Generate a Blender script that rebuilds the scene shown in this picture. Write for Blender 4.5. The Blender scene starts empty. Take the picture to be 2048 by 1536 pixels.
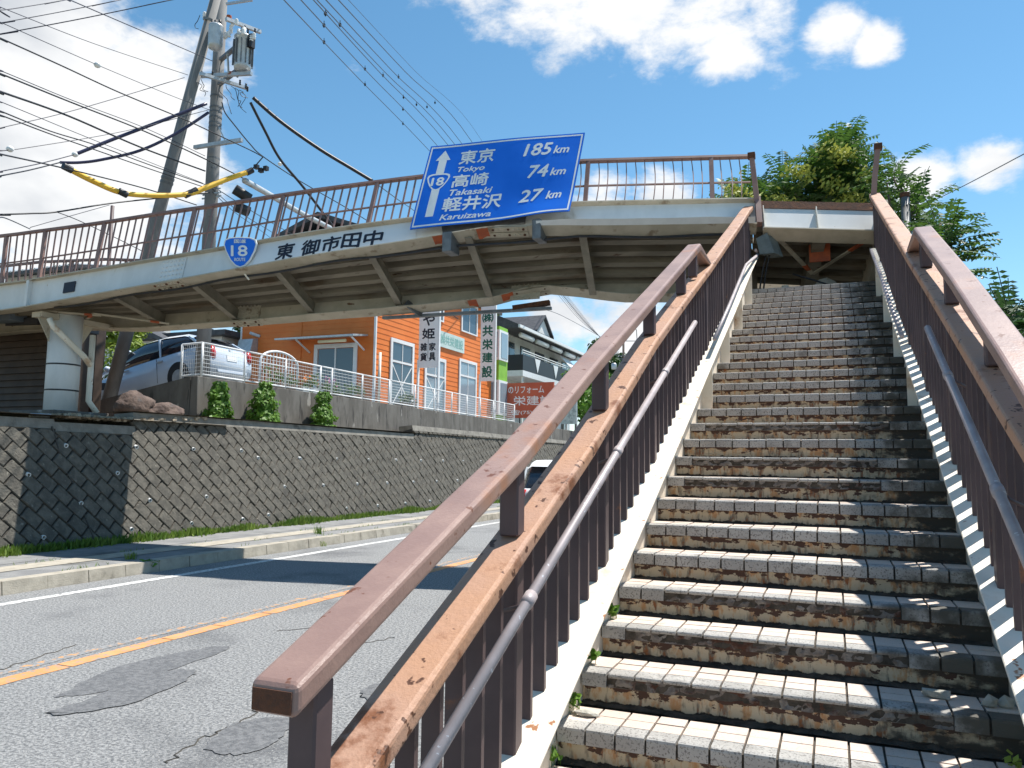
import bpy, bmesh, math, random
from mathutils import Vector, Matrix, noise
random.seed(7)
V = Vector
SC = bpy.context.scene
COL = SC.collection
R = math.radians

# ------------------------------------------------------------------ camera
FPX, YAW, PIT, ROL, EYE = 1564.07, R(22.338), R(5.764), R(0.728), V((0, 0, 1.55))
_f = V((-math.sin(YAW)*math.cos(PIT), math.cos(YAW)*math.cos(PIT), math.sin(PIT)))
_r = V((math.cos(YAW), math.sin(YAW), 0)); _u = _r.cross(_f)
CF, CR, CU = _f, _r*math.cos(ROL)+_u*math.sin(ROL), -_r*math.sin(ROL)+_u*math.cos(ROL)
cd = bpy.data.cameras.new('camera'); cam = bpy.data.objects.new('camera', cd); COL.objects.link(cam)
cd.sensor_width = 36; cd.lens = 36*FPX/2048; cd.clip_start = .05; cd.clip_end = 3000
m = Matrix((CR, CU, -CF)).transposed().to_4x4(); m.translation = EYE
cam.matrix_world = m; SC.camera = cam
def ray(x, y): return CF+CR*((x-1024)/FPX)+CU*((768-y)/FPX)
def onX(x, y, X): d = ray(x, y); return EYE+d*(X/d.x)
def onY(x, y, Y): d = ray(x, y); return EYE+d*(Y/d.y)
def onZ(x, y, Z): d = ray(x, y); return EYE+d*((Z-EYE.z)/d.z)
def atD(x, y, D): return EYE+ray(x, y)*D      # D = distance along the view axis

# ------------------------------------------------------------------ sky, sun, exposure
SUN = V((.29, .345, 1)).normalized()
EL = math.asin(SUN.z); AZ = math.atan2(SUN.x, SUN.y)
W = bpy.data.worlds.new('World'); SC.world = W; W.use_nodes = True
nt = W.node_tree; N = nt.nodes; L = nt.links; N.clear()
def nd(t, **k):
    n = N.new(t)
    for a, b in k.items(): setattr(n, a, b)
    return n
out = nd('ShaderNodeOutputWorld'); bg = nd('ShaderNodeBackground'); bg.inputs[1].default_value = .115
sky = nd('ShaderNodeTexSky', sky_type='NISHITA'); sky.sun_disc = False
sky.sun_elevation = EL; sky.sun_rotation = AZ; sky.air_density = 1.0; sky.dust_density = .1; sky.ozone_density = 2.0; sky.altitude = 500
tc = nd('ShaderNodeTexCoord')
def wmath(op, a, b=None, clamp=False):
    n = nd('ShaderNodeMath', operation=op); n.use_clamp = clamp
    for i, v in enumerate((a, b)):
        if v is None: continue
        if isinstance(v, (int, float)): n.inputs[i].default_value = v
        else: L.new(v, n.inputs[i])
    return n.outputs[0]
# cloud cover: patches of cumulus at chosen bearings over a scattered field
blobs = [((60, 150), .19, 1.25), ((60, 330), .19, 1.25), ((250, 190), .13, 1.15), ((330, 330), .12, .95), ((480, 130), .04, .75), ((120, 520), .13, .8), ((120, 60), .12, 1.05),
         ((950, -50), .09, .8), ((1120, -50), .11, .95), ((1280, -30), .10, .95), ((1420, -5), .085, .95), ((1450, 100), .055, .8), ((1350, 50), .05, .75), ((1530, 0), .06, .75),
         ((1680, 60), .05, .85), ((1745, 85), .04, .85), ((1830, 370), .055, .85), ((1990, 320), .05, .75), ((1560,120),.04,.35),
         ((1200, 400), .06, .7), ((1330, 395), .06, .75), ((1250, 640), .10, .95), ((1130, 640), .07, .8), ((700, 130), .03, .35), ((440, 680), .06, .8), ((1560,390),.05,.6)]
acc = None
for (px, py), rad, amp in blobs:
    d = ray(px, py).normalized()
    vm = nd('ShaderNodeVectorMath', operation='DISTANCE'); L.new(tc.outputs['Generated'], vm.inputs[0]); vm.inputs[1].default_value = d
    mr = nd('ShaderNodeMapRange', interpolation_type='SMOOTHSTEP'); L.new(vm.outputs['Value'], mr.inputs[0])
    mr.inputs[1].default_value = rad*1.45; mr.inputs[2].default_value = 0; mr.inputs[3].default_value = 0; mr.inputs[4].default_value = amp
    acc = mr.outputs[0] if acc is None else wmath('MAXIMUM', acc, mr.outputs[0])
mp = nd('ShaderNodeMapping'); L.new(tc.outputs['Generated'], mp.inputs[0]); mp.inputs['Scale'].default_value = (1, 1, 1.8)
n1 = nd('ShaderNodeTexNoise'); L.new(mp.outputs[0], n1.inputs[0]); n1.inputs['Scale'].default_value = 9; n1.inputs['Detail'].default_value = 12; n1.inputs['Roughness'].default_value = .62; n1.inputs['Distortion'].default_value = .15
n2 = nd('ShaderNodeTexNoise'); L.new(mp.outputs[0], n2.inputs[0]); n2.inputs['Scale'].default_value = 5; n2.inputs['Detail'].default_value = 6
den = wmath('ADD', wmath('MULTIPLY', acc, .62), wmath('MULTIPLY', n1.outputs['Fac'], 1.15))
cm = nd('ShaderNodeMapRange', interpolation_type='SMOOTHSTEP'); L.new(den, cm.inputs[0]); cm.inputs[1].default_value = .82; cm.inputs[2].default_value = 1.1
cr = nd('ShaderNodeValToRGB'); L.new(n2.outputs['Fac'], cr.inputs[0])
cr.color_ramp.elements[0].position = .28; cr.color_ramp.elements[0].color = (3.5, 3.75, 4.1, 1)
cr.color_ramp.elements[1].position = .5; cr.color_ramp.elements[1].color = (5.9, 5.95, 6.0, 1)
hs = nd('ShaderNodeHueSaturation'); L.new(sky.outputs[0], hs.inputs['Color']); hs.inputs['Hue'].default_value = .485; hs.inputs['Saturation'].default_value = 1.15; hs.inputs['Value'].default_value = 1.0
mx = nd('ShaderNodeMix', data_type='RGBA'); L.new(cm.outputs[0], mx.inputs[0]); L.new(hs.outputs[0], mx.inputs[6]); L.new(cr.outputs[0], mx.inputs[7])
L.new(mx.outputs[2], bg.inputs[0]); L.new(bg.outputs[0], out.inputs[0])
sd = bpy.data.lights.new('sun', 'SUN'); sd.energy = 5.0; sd.angle = R(.53); sd.color = (1, .955, .89)
so = bpy.data.objects.new('sun', sd); COL.objects.link(so); so.rotation_euler = SUN.to_track_quat('Z', 'Y').to_euler(); so.location = (10, 10, 30)
SC.view_settings.view_transform = 'Standard'; SC.view_settings.look = 'None'; SC.view_settings.exposure = 0.6; SC.view_settings.gamma = 1
SC.view_settings.use_curve_mapping = False
SC.render.engine = 'CYCLES'; SC.cycles.max_bounces = 6; SC.cycles.use_denoising = True

# ------------------------------------------------------------------ materials
MATS = {}
def mat(name, c1, c2=None, scale=4., rough=.75, metal=0., bump=0., bscale=None, c3=None, m3=(.62, .7), s3=3., stretch=(1, 1, 1), spec=.4, det=8., rng=(.35, .65), coat=0., c4=None, m4=(.6, .68), s4=30., s4st=(1, 1, 1), trans=0., dirt=None):
    """noise mix c1-c2, blotches of c3, streaks or specks of c4, noise bump"""
    if name in MATS: return MATS[name]
    M = bpy.data.materials.new(name); M.use_nodes = True; t = M.node_tree; b = t.nodes['Principled BSDF']
    b.inputs['Roughness'].default_value = rough; b.inputs['Metallic'].default_value = metal
    b.inputs['Specular IOR Level'].default_value = spec; b.inputs['Coat Weight'].default_value = coat
    tcn = t.nodes.new('ShaderNodeTexCoord'); g = t.nodes.new('ShaderNodeNewGeometry')
    def noi(s, st, d=det, off=0):
        mpn = t.nodes.new('ShaderNodeMapping'); mpn.inputs['Scale'].default_value = st; mpn.inputs['Location'].default_value = (off, off*1.7, off*.3)
        t.links.new(g.outputs['Position'], mpn.inputs[0])
        n = t.nodes.new('ShaderNodeTexNoise'); n.inputs['Scale'].default_value = s; n.inputs['Detail'].default_value = d; n.inputs['Roughness'].default_value = .6
        t.links.new(mpn.outputs[0], n.inputs[0]); return n.outputs['Fac']
    def ramp(fac, a, bb):
        r = t.nodes.new('ShaderNodeMapRange'); r.interpolation_type = 'SMOOTHSTEP'; t.links.new(fac, r.inputs[0]); r.inputs[1].default_value = a; r.inputs[2].default_value = bb; return r.outputs[0]
    def mixc(fac, a, bcol):
        x = t.nodes.new('ShaderNodeMix'); x.data_type = 'RGBA'; t.links.new(fac, x.inputs[0])
        for i, v in ((6, a), (7, bcol)):
            if isinstance(v, tuple): x.inputs[i].default_value = (*v, 1)
            else: t.links.new(v, x.inputs[i])
        return x.outputs[2]
    c = c1
    if c2: c = mixc(ramp(noi(scale, stretch), *rng), c1, c2)
    if c3: c = mixc(ramp(noi(s3, stretch, off=5), *m3), c, c3)
    if c4: c = mixc(ramp(noi(s4, s4st, off=9, d=3), *m4), c, c4)
    if dirt:      # grime that has gathered towards the damp right-hand end of the steps
        sx = t.nodes.new('ShaderNodeSeparateXYZ'); t.links.new(g.outputs['Position'], sx.inputs[0]); rx = ramp(sx.outputs[0], -.1, .62)
        ad_ = t.nodes.new('ShaderNodeMath'); ad_.operation = 'MULTIPLY_ADD'; t.links.new(rx, ad_.inputs[0]); ad_.inputs[1].default_value = .34; t.links.new(noi(5, (1, 1, 1), off=13), ad_.inputs[2])
        c = mixc(ramp(ad_.outputs[0], .62, .86), c, dirt)
    if isinstance(c, tuple): b.inputs['Base Color'].default_value = (*c, 1)
    else: t.links.new(c, b.inputs['Base Color'])
    if bump:
        bn = t.nodes.new('ShaderNodeBump'); bn.inputs['Strength'].default_value = bump; bn.inputs['Distance'].default_value = .02
        t.links.new(noi(bscale or scale*3, (1, 1, 1), off=3), bn.inputs['Height']); t.links.new(bn.outputs[0], b.inputs['Normal'])
    if trans:
        tr = t.nodes.new('ShaderNodeBsdfTranslucent'); ad = t.nodes.new('ShaderNodeMixShader'); ad.inputs[0].default_value = trans
        if isinstance(c, tuple): tr.inputs[0].default_value = (*c, 1)
        else: t.links.new(c, tr.inputs[0])
        o = t.nodes['Material Output']; t.links.new(b.outputs[0], ad.inputs[1]); t.links.new(tr.outputs[0], ad.inputs[2]); t.links.new(ad.outputs[0], o.inputs[0])
    MATS[name] = M; return M
def glass(name, c, rough=.06):
    M = mat(name, c, rough=rough, spec=.9); return M
asph = mat('asphalt', (.14, .144, .147), (.35, .35, .345), 42., .9, bump=1., bscale=55, c3=(.13, .133, .138), m3=(.5, .78), s3=.7, c4=(.42, .42, .4), m4=(.6, .68), s4=75, spec=.25, det=5.)
asph_dark = mat('asphalt_patch', (.115, .118, .123), (.19, .192, .195), 30, .9, bump=.6, bscale=80, spec=.25)
walk_m = mat('walk_asphalt', (.2, .2, .2), (.27, .268, .26), 2, .92, bump=.6, bscale=60, c3=(.14, .14, .13), m3=(.55, .7), s3=1.1, spec=.2)
kerb_m = mat('kerb_concrete', (.33, .30, .245), (.43, .39, .32), 5, .9, bump=.4, bscale=50, c3=(.2, .18, .145), m3=(.58, .72), s3=2.2)
block_m = mat('block_concrete', (.10, .093, .08), (.155, .143, .12), 7, .95, bump=1.3, bscale=24, c3=(.085, .08, .07), m3=(.55, .7), s3=1.2, c4=(.23, .215, .18), m4=(.64, .72), s4=14, spec=.2)
joint_m = mat('joint_mortar', (.05, .046, .041), (.08, .074, .064), 6, .95)
cope_m = mat('coping_concrete', (.19, .175, .15), (.27, .25, .215), 4, .92, bump=.5, bscale=30, c3=(.12, .11, .095), m3=(.55, .7), s3=2)
conc_dk = mat('stained_concrete', (.115, .105, .092), (.17, .158, .14), 3, .92, bump=.3, bscale=40, stretch=(1, 1, .35), c3=(.36, .34, .31), m3=(.62, .68), s3=2.4, c4=(.06, .055, .05), m4=(.56, .7), s4=6, s4st=(1, 1, .2))
conc = mat('grey_concrete', (.3, .29, .265), (.4, .39, .36), 4, .9, bump=.3, bscale=40, c3=(.2, .19, .17), m3=(.56, .7), s3=2)
pole_m = mat('pole_concrete', (.19, .185, .18), (.25, .243, .235), 5, .85, stretch=(1, 1, .3))
soil_m = mat('soil', (.16, .125, .085), (.26, .21, .145), 9, .95, bump=1., bscale=35)
ground_m = mat('ground_earth', (.10, .11, .055), (.17, .155, .095), .6, .95, bump=.5, bscale=8)
brown = mat('brown_paint', (.265, .165, .135), (.345, .222, .178), 3.2, .38, bump=.1, bscale=60, c3=(.38, .17, .085), m3=(.55, .72), s3=2.2, c4=(.16, .06, .028), m4=(.645, .69), s4=15, spec=.5)
brown_dk = mat('brown_paint_bars', (.072, .048, .05), (.10, .066, .066), 3, .55, c3=(.24, .1, .05), m3=(.68, .75), s3=5, spec=.45)
brown_b = mat('bridge_rail_paint', (.23, .135, .115), (.29, .18, .15), 3, .5, c3=(.22, .1, .05), m3=(.66, .74), s3=5)
rust_rail = mat('rusty_rail_paint', (.42, .245, .165), (.44, .24, .14), 2.6, .55, bump=.25, bscale=50, c3=(.20, .075, .03), m3=(.56, .66), s3=3.6, c4=(.09, .035, .016), m4=(.62, .66), s4=16, spec=.4)
pipe_m = mat('handrail_pipe', (.33, .29, .29), (.42, .37, .37), 6, .48, metal=.1, c3=(.3, .2, .15), m3=(.68, .74), s3=9, c4=(.6, .6, .62), m4=(.66, .7), s4=40)
cream = mat('cream_paint', (.72, .66, .54), (.8, .74, .63), 3, .55, c3=(.55, .40, .26), m3=(.56, .72), s3=3.5, c4=(.36, .16, .07), m4=(.665, .71), s4=12)
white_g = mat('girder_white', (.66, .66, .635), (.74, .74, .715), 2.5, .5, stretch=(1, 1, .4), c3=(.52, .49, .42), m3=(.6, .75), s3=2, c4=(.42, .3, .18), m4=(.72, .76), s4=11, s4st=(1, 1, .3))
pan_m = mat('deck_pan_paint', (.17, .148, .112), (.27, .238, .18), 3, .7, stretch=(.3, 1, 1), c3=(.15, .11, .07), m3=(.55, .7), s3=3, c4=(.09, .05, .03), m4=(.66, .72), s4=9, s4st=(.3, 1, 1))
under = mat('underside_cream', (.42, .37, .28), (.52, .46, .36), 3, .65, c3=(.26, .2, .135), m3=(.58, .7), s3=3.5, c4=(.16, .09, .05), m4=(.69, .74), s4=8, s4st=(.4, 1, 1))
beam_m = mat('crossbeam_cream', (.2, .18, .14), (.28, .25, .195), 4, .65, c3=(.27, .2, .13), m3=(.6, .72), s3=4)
rustred = mat('red_oxide_primer', (.5, .11, .035), (.36, .085, .035), 8, .7)
rust = mat('rust', (.13, .052, .026), (.075, .035, .022), 14, .9, bump=.6, bscale=60, c3=(.26, .11, .045), m3=(.6, .7), s3=9)
steel = mat('dull_steel', (.13, .135, .14), (.2, .205, .21), 6, .5, metal=.4, c3=(.2, .13, .09), m3=(.66, .72), s3=7)
galv = mat('galvanised', (.45, .47, .48), (.55, .57, .58), 9, .45, metal=.5)
tile_g = mat('nosing_tile', (.31, .30, .28), (.42, .408, .38), 3, .7, bump=.25, bscale=120, c3=(.13, .12, .105), m3=(.57, .72), s3=3.1, c4=(.17, .16, .15), m4=(.54, .62), s4=105, dirt=(.085, .08, .066))
tile_p = mat('tread_tile', (.56, .46, .385), (.64, .535, .455), 3, .7, bump=.2, bscale=120, c3=(.27, .24, .2), m3=(.64, .75), s3=4, c4=(.36, .3, .25), m4=(.62, .68), s4=110)
mortar = mat('broken_mortar', (.135, .115, .1), (.29, .265, .235), 14, .95, bump=1.2, bscale=45, c3=(.1, .045, .028), m3=(.55, .64), s3=6)
box_m = mat('grey_green_box', (.13, .15, .145), (.19, .215, .205), 7, .55, metal=.2, c3=(.28, .29, .27), m3=(.6, .7), s3=8)
grime = mat('grime', (.045, .038, .03), (.1, .085, .068), 16, .95, bump=.8, bscale=60)
black_m = mat('black_rubber', (.022, .022, .024), (.03, .03, .033), 8, .5)
cable_m = mat('cable_sheath', (.02, .02, .022), (.03, .03, .035), 8, .45)
wire_m = mat('wire', (.03, .032, .05), (.05, .05, .07), 5, .5)
bluesl = mat('dark_blue_sleeve', (.03, .03, .075), (.04, .04, .09), 5, .4)
yellow = mat('yellow_sleeve', (.75, .42, .03), (.82, .5, .05), 4, .5)
white = mat('white_paint', (.72, .72, .71), (.78, .78, .77), 5, .5)
sign_blue = mat('sign_blue', (.008, .155, .72), (.012, .17, .76), 2, .3, spec=.5)
sign_white = mat('sign_white', (.8, .8, .78), (.84, .84, .82), 4, .4)
ban_white = mat('banner_white', (.7, .71, .72), (.76, .77, .77), 2, .5)
ink = mat('sign_ink', (.02, .022, .035), None, rough=.5)
green_ink = mat('green_lettering', (.012, .13, .09), None, rough=.5)
teal_ink = mat('pale_teal_lettering', (.2, .42, .38), (.26, .47, .42), 5, .6)
orange_w = mat('orange_siding', (.68, .17, .03), (.74, .2, .04), 1.5, .6, c3=(.6, .15, .03), m3=(.55, .75), s3=.8)
green_w = mat('green_siding', (.2, .42, .04), (.24, .47, .05), 2, .6)
bill_m = mat('billboard_red', (.5, .11, .06), (.56, .14, .075), 1.3, .6)
glass_m = glass('window_glass', (.05, .075, .1)); glass_pale = glass('curtained_glass', (.24, .31, .36), .15)
car_m = mat('car_paint', (.58, .65, .74), (.61, .68, .77), 3, .25, coat=.8)
car_glass = glass('car_glass', (.02, .025, .035)); red_l = mat('tail_lamp_red', (.5, .02, .02), rough=.2)
ghost_m = mat('worn_orange_paint', (.16, .16, .16), (.3, .3, .295), 42, .9, c3=(.5, .27, .12), m3=(.53, .6), s3=13)
line_w = mat('road_paint_white', (.56, .56, .54), (.66, .66, .64), 6, .8, c3=(.24, .24, .24), m3=(.52, .62), s3=16)
line_o = mat('road_paint_orange', (.58, .26, .10), (.66, .32, .14), 4, .8, c3=(.26, .24, .22), m3=(.52, .62), s3=16)
roof_dk = mat('dark_roof', (.05, .05, .055), (.08, .08, .085), 5, .6)
panel_dk = mat('black_balcony_panel', (.028, .03, .035), None, rough=.5)
siding_w = mat('pale_house_wall', (.62, .62, .6), (.7, .7, .68), 2, .7)
siding_b = mat('brown_louvre', (.06, .04, .03), (.085, .058, .042), 3, .6)
rock_m = mat('boulder', (.085, .06, .052), (.16, .115, .095), 4.5, .9, bump=1.4, bscale=14, c3=(.1, .085, .08), m3=(.55, .66), s3=4)
leaf1 = mat('leaf_green', (.045, .105, .02), (.09, .17, .03), 2.5, .5, trans=.35)
leaf2 = mat('leaf_bright', (.09, .2, .02), (.15, .28, .035), 2.5, .5, trans=.35)
leaf3 = mat('leaf_dark', (.03, .075, .02), (.055, .115, .028), 2.5, .5, trans=.3)
leafy = mat('leaf_yellow_green', (.2, .28, .03), (.28, .36, .05), 2.5, .5, trans=.35)
fruit_m = mat('winged_fruit', (.33, .37, .06), (.45, .45, .09), 4, .6, trans=.25)
bark = mat('bark', (.12, .095, .075), (.2, .17, .14), 8, .9, bump=.6, bscale=30, stretch=(1, 1, .3))
grass_m = mat('grass_blades', (.10, .19, .025), (.2, .28, .05), 2.5, .6, trans=.3)
debris_m = mat('mortar_chip', (.36, .35, .3), (.5, .48, .42), 12, .9, bump=.6, bscale=60)

def riser_material():
    M = bpy.data.materials.new('rusted_riser_paint'); M.use_nodes = True; t = M.node_tree; b = t.nodes['Principled BSDF']; b.inputs['Roughness'].default_value = .7
    uv = t.nodes.new('ShaderNodeUVMap'); sp = t.nodes.new('ShaderNodeSeparateXYZ'); t.links.new(uv.outputs[0], sp.inputs[0])
    def noi(sx, sy, s, d=6):
        mp_ = t.nodes.new('ShaderNodeMapping'); mp_.inputs['Scale'].default_value = (sx, sy, 1); t.links.new(uv.outputs[0], mp_.inputs[0])
        n = t.nodes.new('ShaderNodeTexNoise'); n.inputs['Scale'].default_value = s; n.inputs['Detail'].default_value = d; n.inputs['Roughness'].default_value = .62; t.links.new(mp_.outputs[0], n.inputs[0]); return n.outputs['Fac']
    def ma(op, a, bb):
        n = t.nodes.new('ShaderNodeMath'); n.operation = op
        for i, v in enumerate((a, bb)):
            if isinstance(v, (int, float)): n.inputs[i].default_value = v
            else: t.links.new(v, n.inputs[i])
        return n.outputs[0]
    def ramp(fac, a, bb):
        r = t.nodes.new('ShaderNodeMapRange'); r.interpolation_type = 'SMOOTHSTEP'; t.links.new(fac, r.inputs[0]); r.inputs[1].default_value = a; r.inputs[2].default_value = bb; return r.outputs[0]
    def mixc(fac, a, bb):
        x = t.nodes.new('ShaderNodeMix'); x.data_type = 'RGBA'; t.links.new(fac, x.inputs[0])
        for i, v in ((6, a), (7, bb)):
            if isinstance(v, tuple): x.inputs[i].default_value = (*v, 1)
            else: t.links.new(v, x.inputs[i])
        return x.outputs[2]
    v = sp.outputs[1]
    c = mixc(noi(3, .3, 2), (.48, .39, .26), (.64, .54, .38))
    c = mixc(ramp(noi(14, .55, 1.6, 4), .48, .64), c, (.50, .27, .12))            # orange bleed
    c = mixc(ramp(noi(22, .5, 1.3, 4), .50, .64), c, (.20, .17, .125))            # grey run marks
    c = mixc(ramp(noi(26, .8, 1.1, 4), .58, .67), c, (.27, .10, .035))            # rust streaks
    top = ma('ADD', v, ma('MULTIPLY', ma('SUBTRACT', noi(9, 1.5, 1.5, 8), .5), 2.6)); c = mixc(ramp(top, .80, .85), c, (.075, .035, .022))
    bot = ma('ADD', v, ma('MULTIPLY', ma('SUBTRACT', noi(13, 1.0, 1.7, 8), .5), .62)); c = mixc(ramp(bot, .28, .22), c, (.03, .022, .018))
    pat = noi(2.2, 1.2, 1.6, 8); c = mixc(ramp(pat, .66, .69), c, (.085, .042, .028))
    g2 = t.nodes.new('ShaderNodeNewGeometry'); s2 = t.nodes.new('ShaderNodeSeparateXYZ'); t.links.new(g2.outputs['Position'], s2.inputs[0])
    c = mixc(ramp(ma('ADD', noi(6, 1, 1.2, 8), ma('MULTIPLY', ramp(s2.outputs[0], -.1, .62), .34)), .62, .84), c, (.055, .045, .034))     # damp grime at the right-hand end
    t.links.new(c, b.inputs['Base Color'])
    bn = t.nodes.new('ShaderNodeBump'); bn.inputs['Strength'].default_value = .5; bn.inputs['Distance'].default_value = .006; t.links.new(top, bn.inputs['Height']); t.links.new(bn.outputs[0], b.inputs['Normal'])
    return M
riser_m = riser_material()

# ------------------------------------------------------------------ mesh helpers
class MB:
    def __init__(s): s.v = []; s.f = []
    def quad(s, a, b, c, d): n = len(s.v); s.v += [V(a), V(b), V(c), V(d)]; s.f.append((n, n+1, n+2, n+3)); return s
    def poly(s, pts): n = len(s.v); s.v += [V(p) for p in pts]; s.f.append(tuple(range(n, n+len(pts)))); return s
    def hexa(s, p):           # 4 bottom, 4 top
        n = len(s.v); s.v += [V(q) for q in p]
        for f in ((3, 2, 1, 0), (4, 5, 6, 7), (0, 1, 5, 4), (1, 2, 6, 5), (2, 3, 7, 6), (3, 0, 4, 7)): s.f.append(tuple(n+i for i in f))
        return s
    def box(s, x0, x1, y0, y1, z0, z1): return s.hexa([(x0, y0, z0), (x1, y0, z0), (x1, y1, z0), (x0, y1, z0), (x0, y0, z1), (x1, y0, z1), (x1, y1, z1), (x0, y1, z1)])
    def bar(s, p0, p1, w, h, up=(0, 0, 1)):   # w sideways, h along up
        p0, p1 = V(p0), V(p1); d = (p1-p0).normalized(); sd_ = d.cross(V(up)).normalized(); u = sd_.cross(d)
        a, b = sd_*w/2, u*h/2
        return s.hexa([p0-a-b, p0+a-b, p1+a-b, p1-a-b, p0-a+b, p0+a+b, p1+a+b, p1-a+b])
    def tube(s, pts, r, n=8, cap=True):
        pts = [V(p) for p in pts]; k0 = len(s.v); rr = r if isinstance(r, (list, tuple)) else [r]*len(pts)
        up = None
        for i, p in enumerate(pts):
            t = (pts[min(i+1, len(pts)-1)]-pts[max(i-1, 0)]).normalized()
            if up is None: up = t.orthogonal().normalized()
            up = (up-t*up.dot(t)).normalized(); w = t.cross(up)
            for k in range(n): a = 2*math.pi*k/n; s.v.append(p+(up*math.cos(a)+w*math.sin(a))*rr[i])
        for i in range(len(pts)-1):
            for k in range(n): a = k0+i*n+k; b = k0+i*n+(k+1) % n; s.f.append((a, b, b+n, a+n))
        if cap: s.f.append(tuple(k0+k for k in reversed(range(n)))); s.f.append(tuple(k0+(len(pts)-1)*n+k for k in range(n)))
        return s
    def prism(s, poly, d):    # poly: 3D points (planar), extruded by vector d
        n = len(s.v); k = len(poly); d = V(d); s.v += [V(p) for p in poly]+[V(p)+d for p in poly]
        s.f.append(tuple(range(n+k-1, n-1, -1))); s.f.append(tuple(range(n+k, n+2*k)))
        for i in range(k): j = (i+1) % k; s.f.append((n+i, n+j, n+k+j, n+k+i))
        return s
    def loft(s, rings, closed=True, cap=True):
        n0 = len(s.v); k = len(rings[0])
        for r in rings: s.v += [V(p) for p in r]
        for i in range(len(rings)-1):
            for j in range(k if closed else k-1): a = n0+i*k+j; b = n0+i*k+(j+1) % k; s.f.append((a, b, b+k, a+k))
        if cap and closed: s.f.append(tuple(n0+j for j in reversed(range(k)))); s.f.append(tuple(n0+(len(rings)-1)*k+j for j in range(k)))
        return s
    def lathe(s, c, prof, n=12, axis=(0, 0, 1)):
        ax = V(axis).normalized(); u = ax.orthogonal().normalized(); w = ax.cross(u)
        return s.loft([[V(c)+ax*h+(u*math.cos(2*math.pi*k/n)+w*math.sin(2*math.pi*k/n))*max(r, .0005) for k in range(n)] for r, h in prof])
    def mesh(s, name, smooth=False, recalc=True):
        me = bpy.data.meshes.new(name); me.from_pydata([tuple(p) for p in s.v], [], s.f)
        if recalc:
            bm = bmesh.new(); bm.from_mesh(me); bmesh.ops.recalc_face_normals(bm, faces=bm.faces); bm.to_mesh(me); bm.free()
        if smooth: me.shade_smooth()
        return me
def tag(o, label=None, cat=None, group=None, kind=None, category=None):
    cat = cat or category
    for k, v in (('label', label), ('category', cat), ('group', group), ('kind', kind)):
        if v: o[k] = v
    return o
def thing(name, loc, label, cat, group=None):
    o = bpy.data.objects.new(name, None); COL.objects.link(o); o.location = loc; o.empty_display_size = .1
    return tag(o, label, cat, group)
def adopt(o, p):
    if p is not None:
        o.parent = p; o.matrix_parent_inverse = Matrix.Translation(-V(p.location))
    return o
def ob(name, mb, m_, parent=None, smooth=False, bevel=0, recalc=True, seg=1, **k):
    me = mb.mesh(name, smooth, recalc) if isinstance(mb, MB) else mb
    o = bpy.data.objects.new(name, me); COL.objects.link(o)
    if m_ and not me.materials: me.materials.append(m_)
    adopt(o, parent)
    if bevel:
        b = o.modifiers.new('bevel', 'BEVEL'); b.width = bevel; b.segments = seg; b.limit_method = 'ANGLE'; b.angle_limit = R(40)
    return tag(o, **k)
def place(name, me, parent, M4, mat_=None):   # shared mesh placed by a matrix
    o = bpy.data.objects.new(name, me); COL.objects.link(o); adopt(o, parent); o.matrix_basis = M4; return o
def text_mesh(s, size, bold=0., shear=0., align='LEFT', spacing=1.):
    c = bpy.data.curves.new('t', 'FONT'); c.body = s; c.size = size; c.offset = bold; c.shear = shear; c.align_x = align; c.space_character = spacing; c.resolution_u = 3
    o = bpy.data.objects.new('t', c); COL.objects.link(o)
    dg = bpy.context.evaluated_depsgraph_get(); dg.update()
    me = bpy.data.meshes.new_from_object(o.evaluated_get(dg)); bpy.data.objects.remove(o)
    return me
def lettering(name, s, size, mapf, m_, parent, bold=0., shear=0., align='LEFT', spacing=1., fit=None, **k):
    me = text_mesh(s, size, 0, shear, align, spacing); me.name = name
    if fit:    # (x0, y0, x1, y1): stretch the text's bounds onto this rectangle
        xs = [v.co.x for v in me.vertices]; ys = [v.co.y for v in me.vertices]; ax, bx_, ay, by = min(xs), max(xs), min(ys), max(ys)
        for v in me.vertices: v.co.x = fit[0]+(v.co.x-ax)/(bx_-ax)*(fit[2]-fit[0]); v.co.y = fit[1]+(v.co.y-ay)/(by-ay)*(fit[3]-fit[1])
    bm = bmesh.new(); bm.from_mesh(me); bmesh.ops.triangulate(bm, faces=bm.faces); bm.to_mesh(me); bm.free()
    xs_ = [v.co.x for v in me.vertices]; ys_ = [v.co.y for v in me.vertices]; wd, ht = max(xs_)-min(xs_), max(ys_)-min(ys_); cx, cy = min(xs_)+wd/2, min(ys_)+ht/2
    e = .001*max(wd, ht); nr = (mapf(cx+e, cy)-mapf(cx, cy)).cross(mapf(cx, cy+e)-mapf(cx, cy)).normalized()
    if nr.dot(EYE-mapf(cx, cy)) < 0: nr = -nr
    q = bold*ht; mb = MB(); co = [v.co.copy() for v in me.vertices]; fs = [tuple(p.vertices) for p in me.polygons]
    sh_ = ((0, 0), (1, 0), (-1, 0), (0, 1), (0, -1)) if bold else ((0, 0),); asp = (wd/ht) if fit else 1.
    ax_ = (mapf(cx, cy+ht/2)-mapf(cx, cy-ht/2)).length/ht/((mapf(cx+wd/2, cy)-mapf(cx-wd/2, cy)).length/wd)
    for k_, (dx, dy) in enumerate(sh_):
        n0 = len(mb.v); mb.v += [mapf(c.x+dx*q*ax_, c.y+dy*q)+nr*.0006*k_ for c in co]; mb.f += [tuple(n0+i for i in f) for f in fs]
    bpy.data.meshes.remove(me)
    return ob(name, mb, m_, parent, recalc=False, **k)
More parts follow.
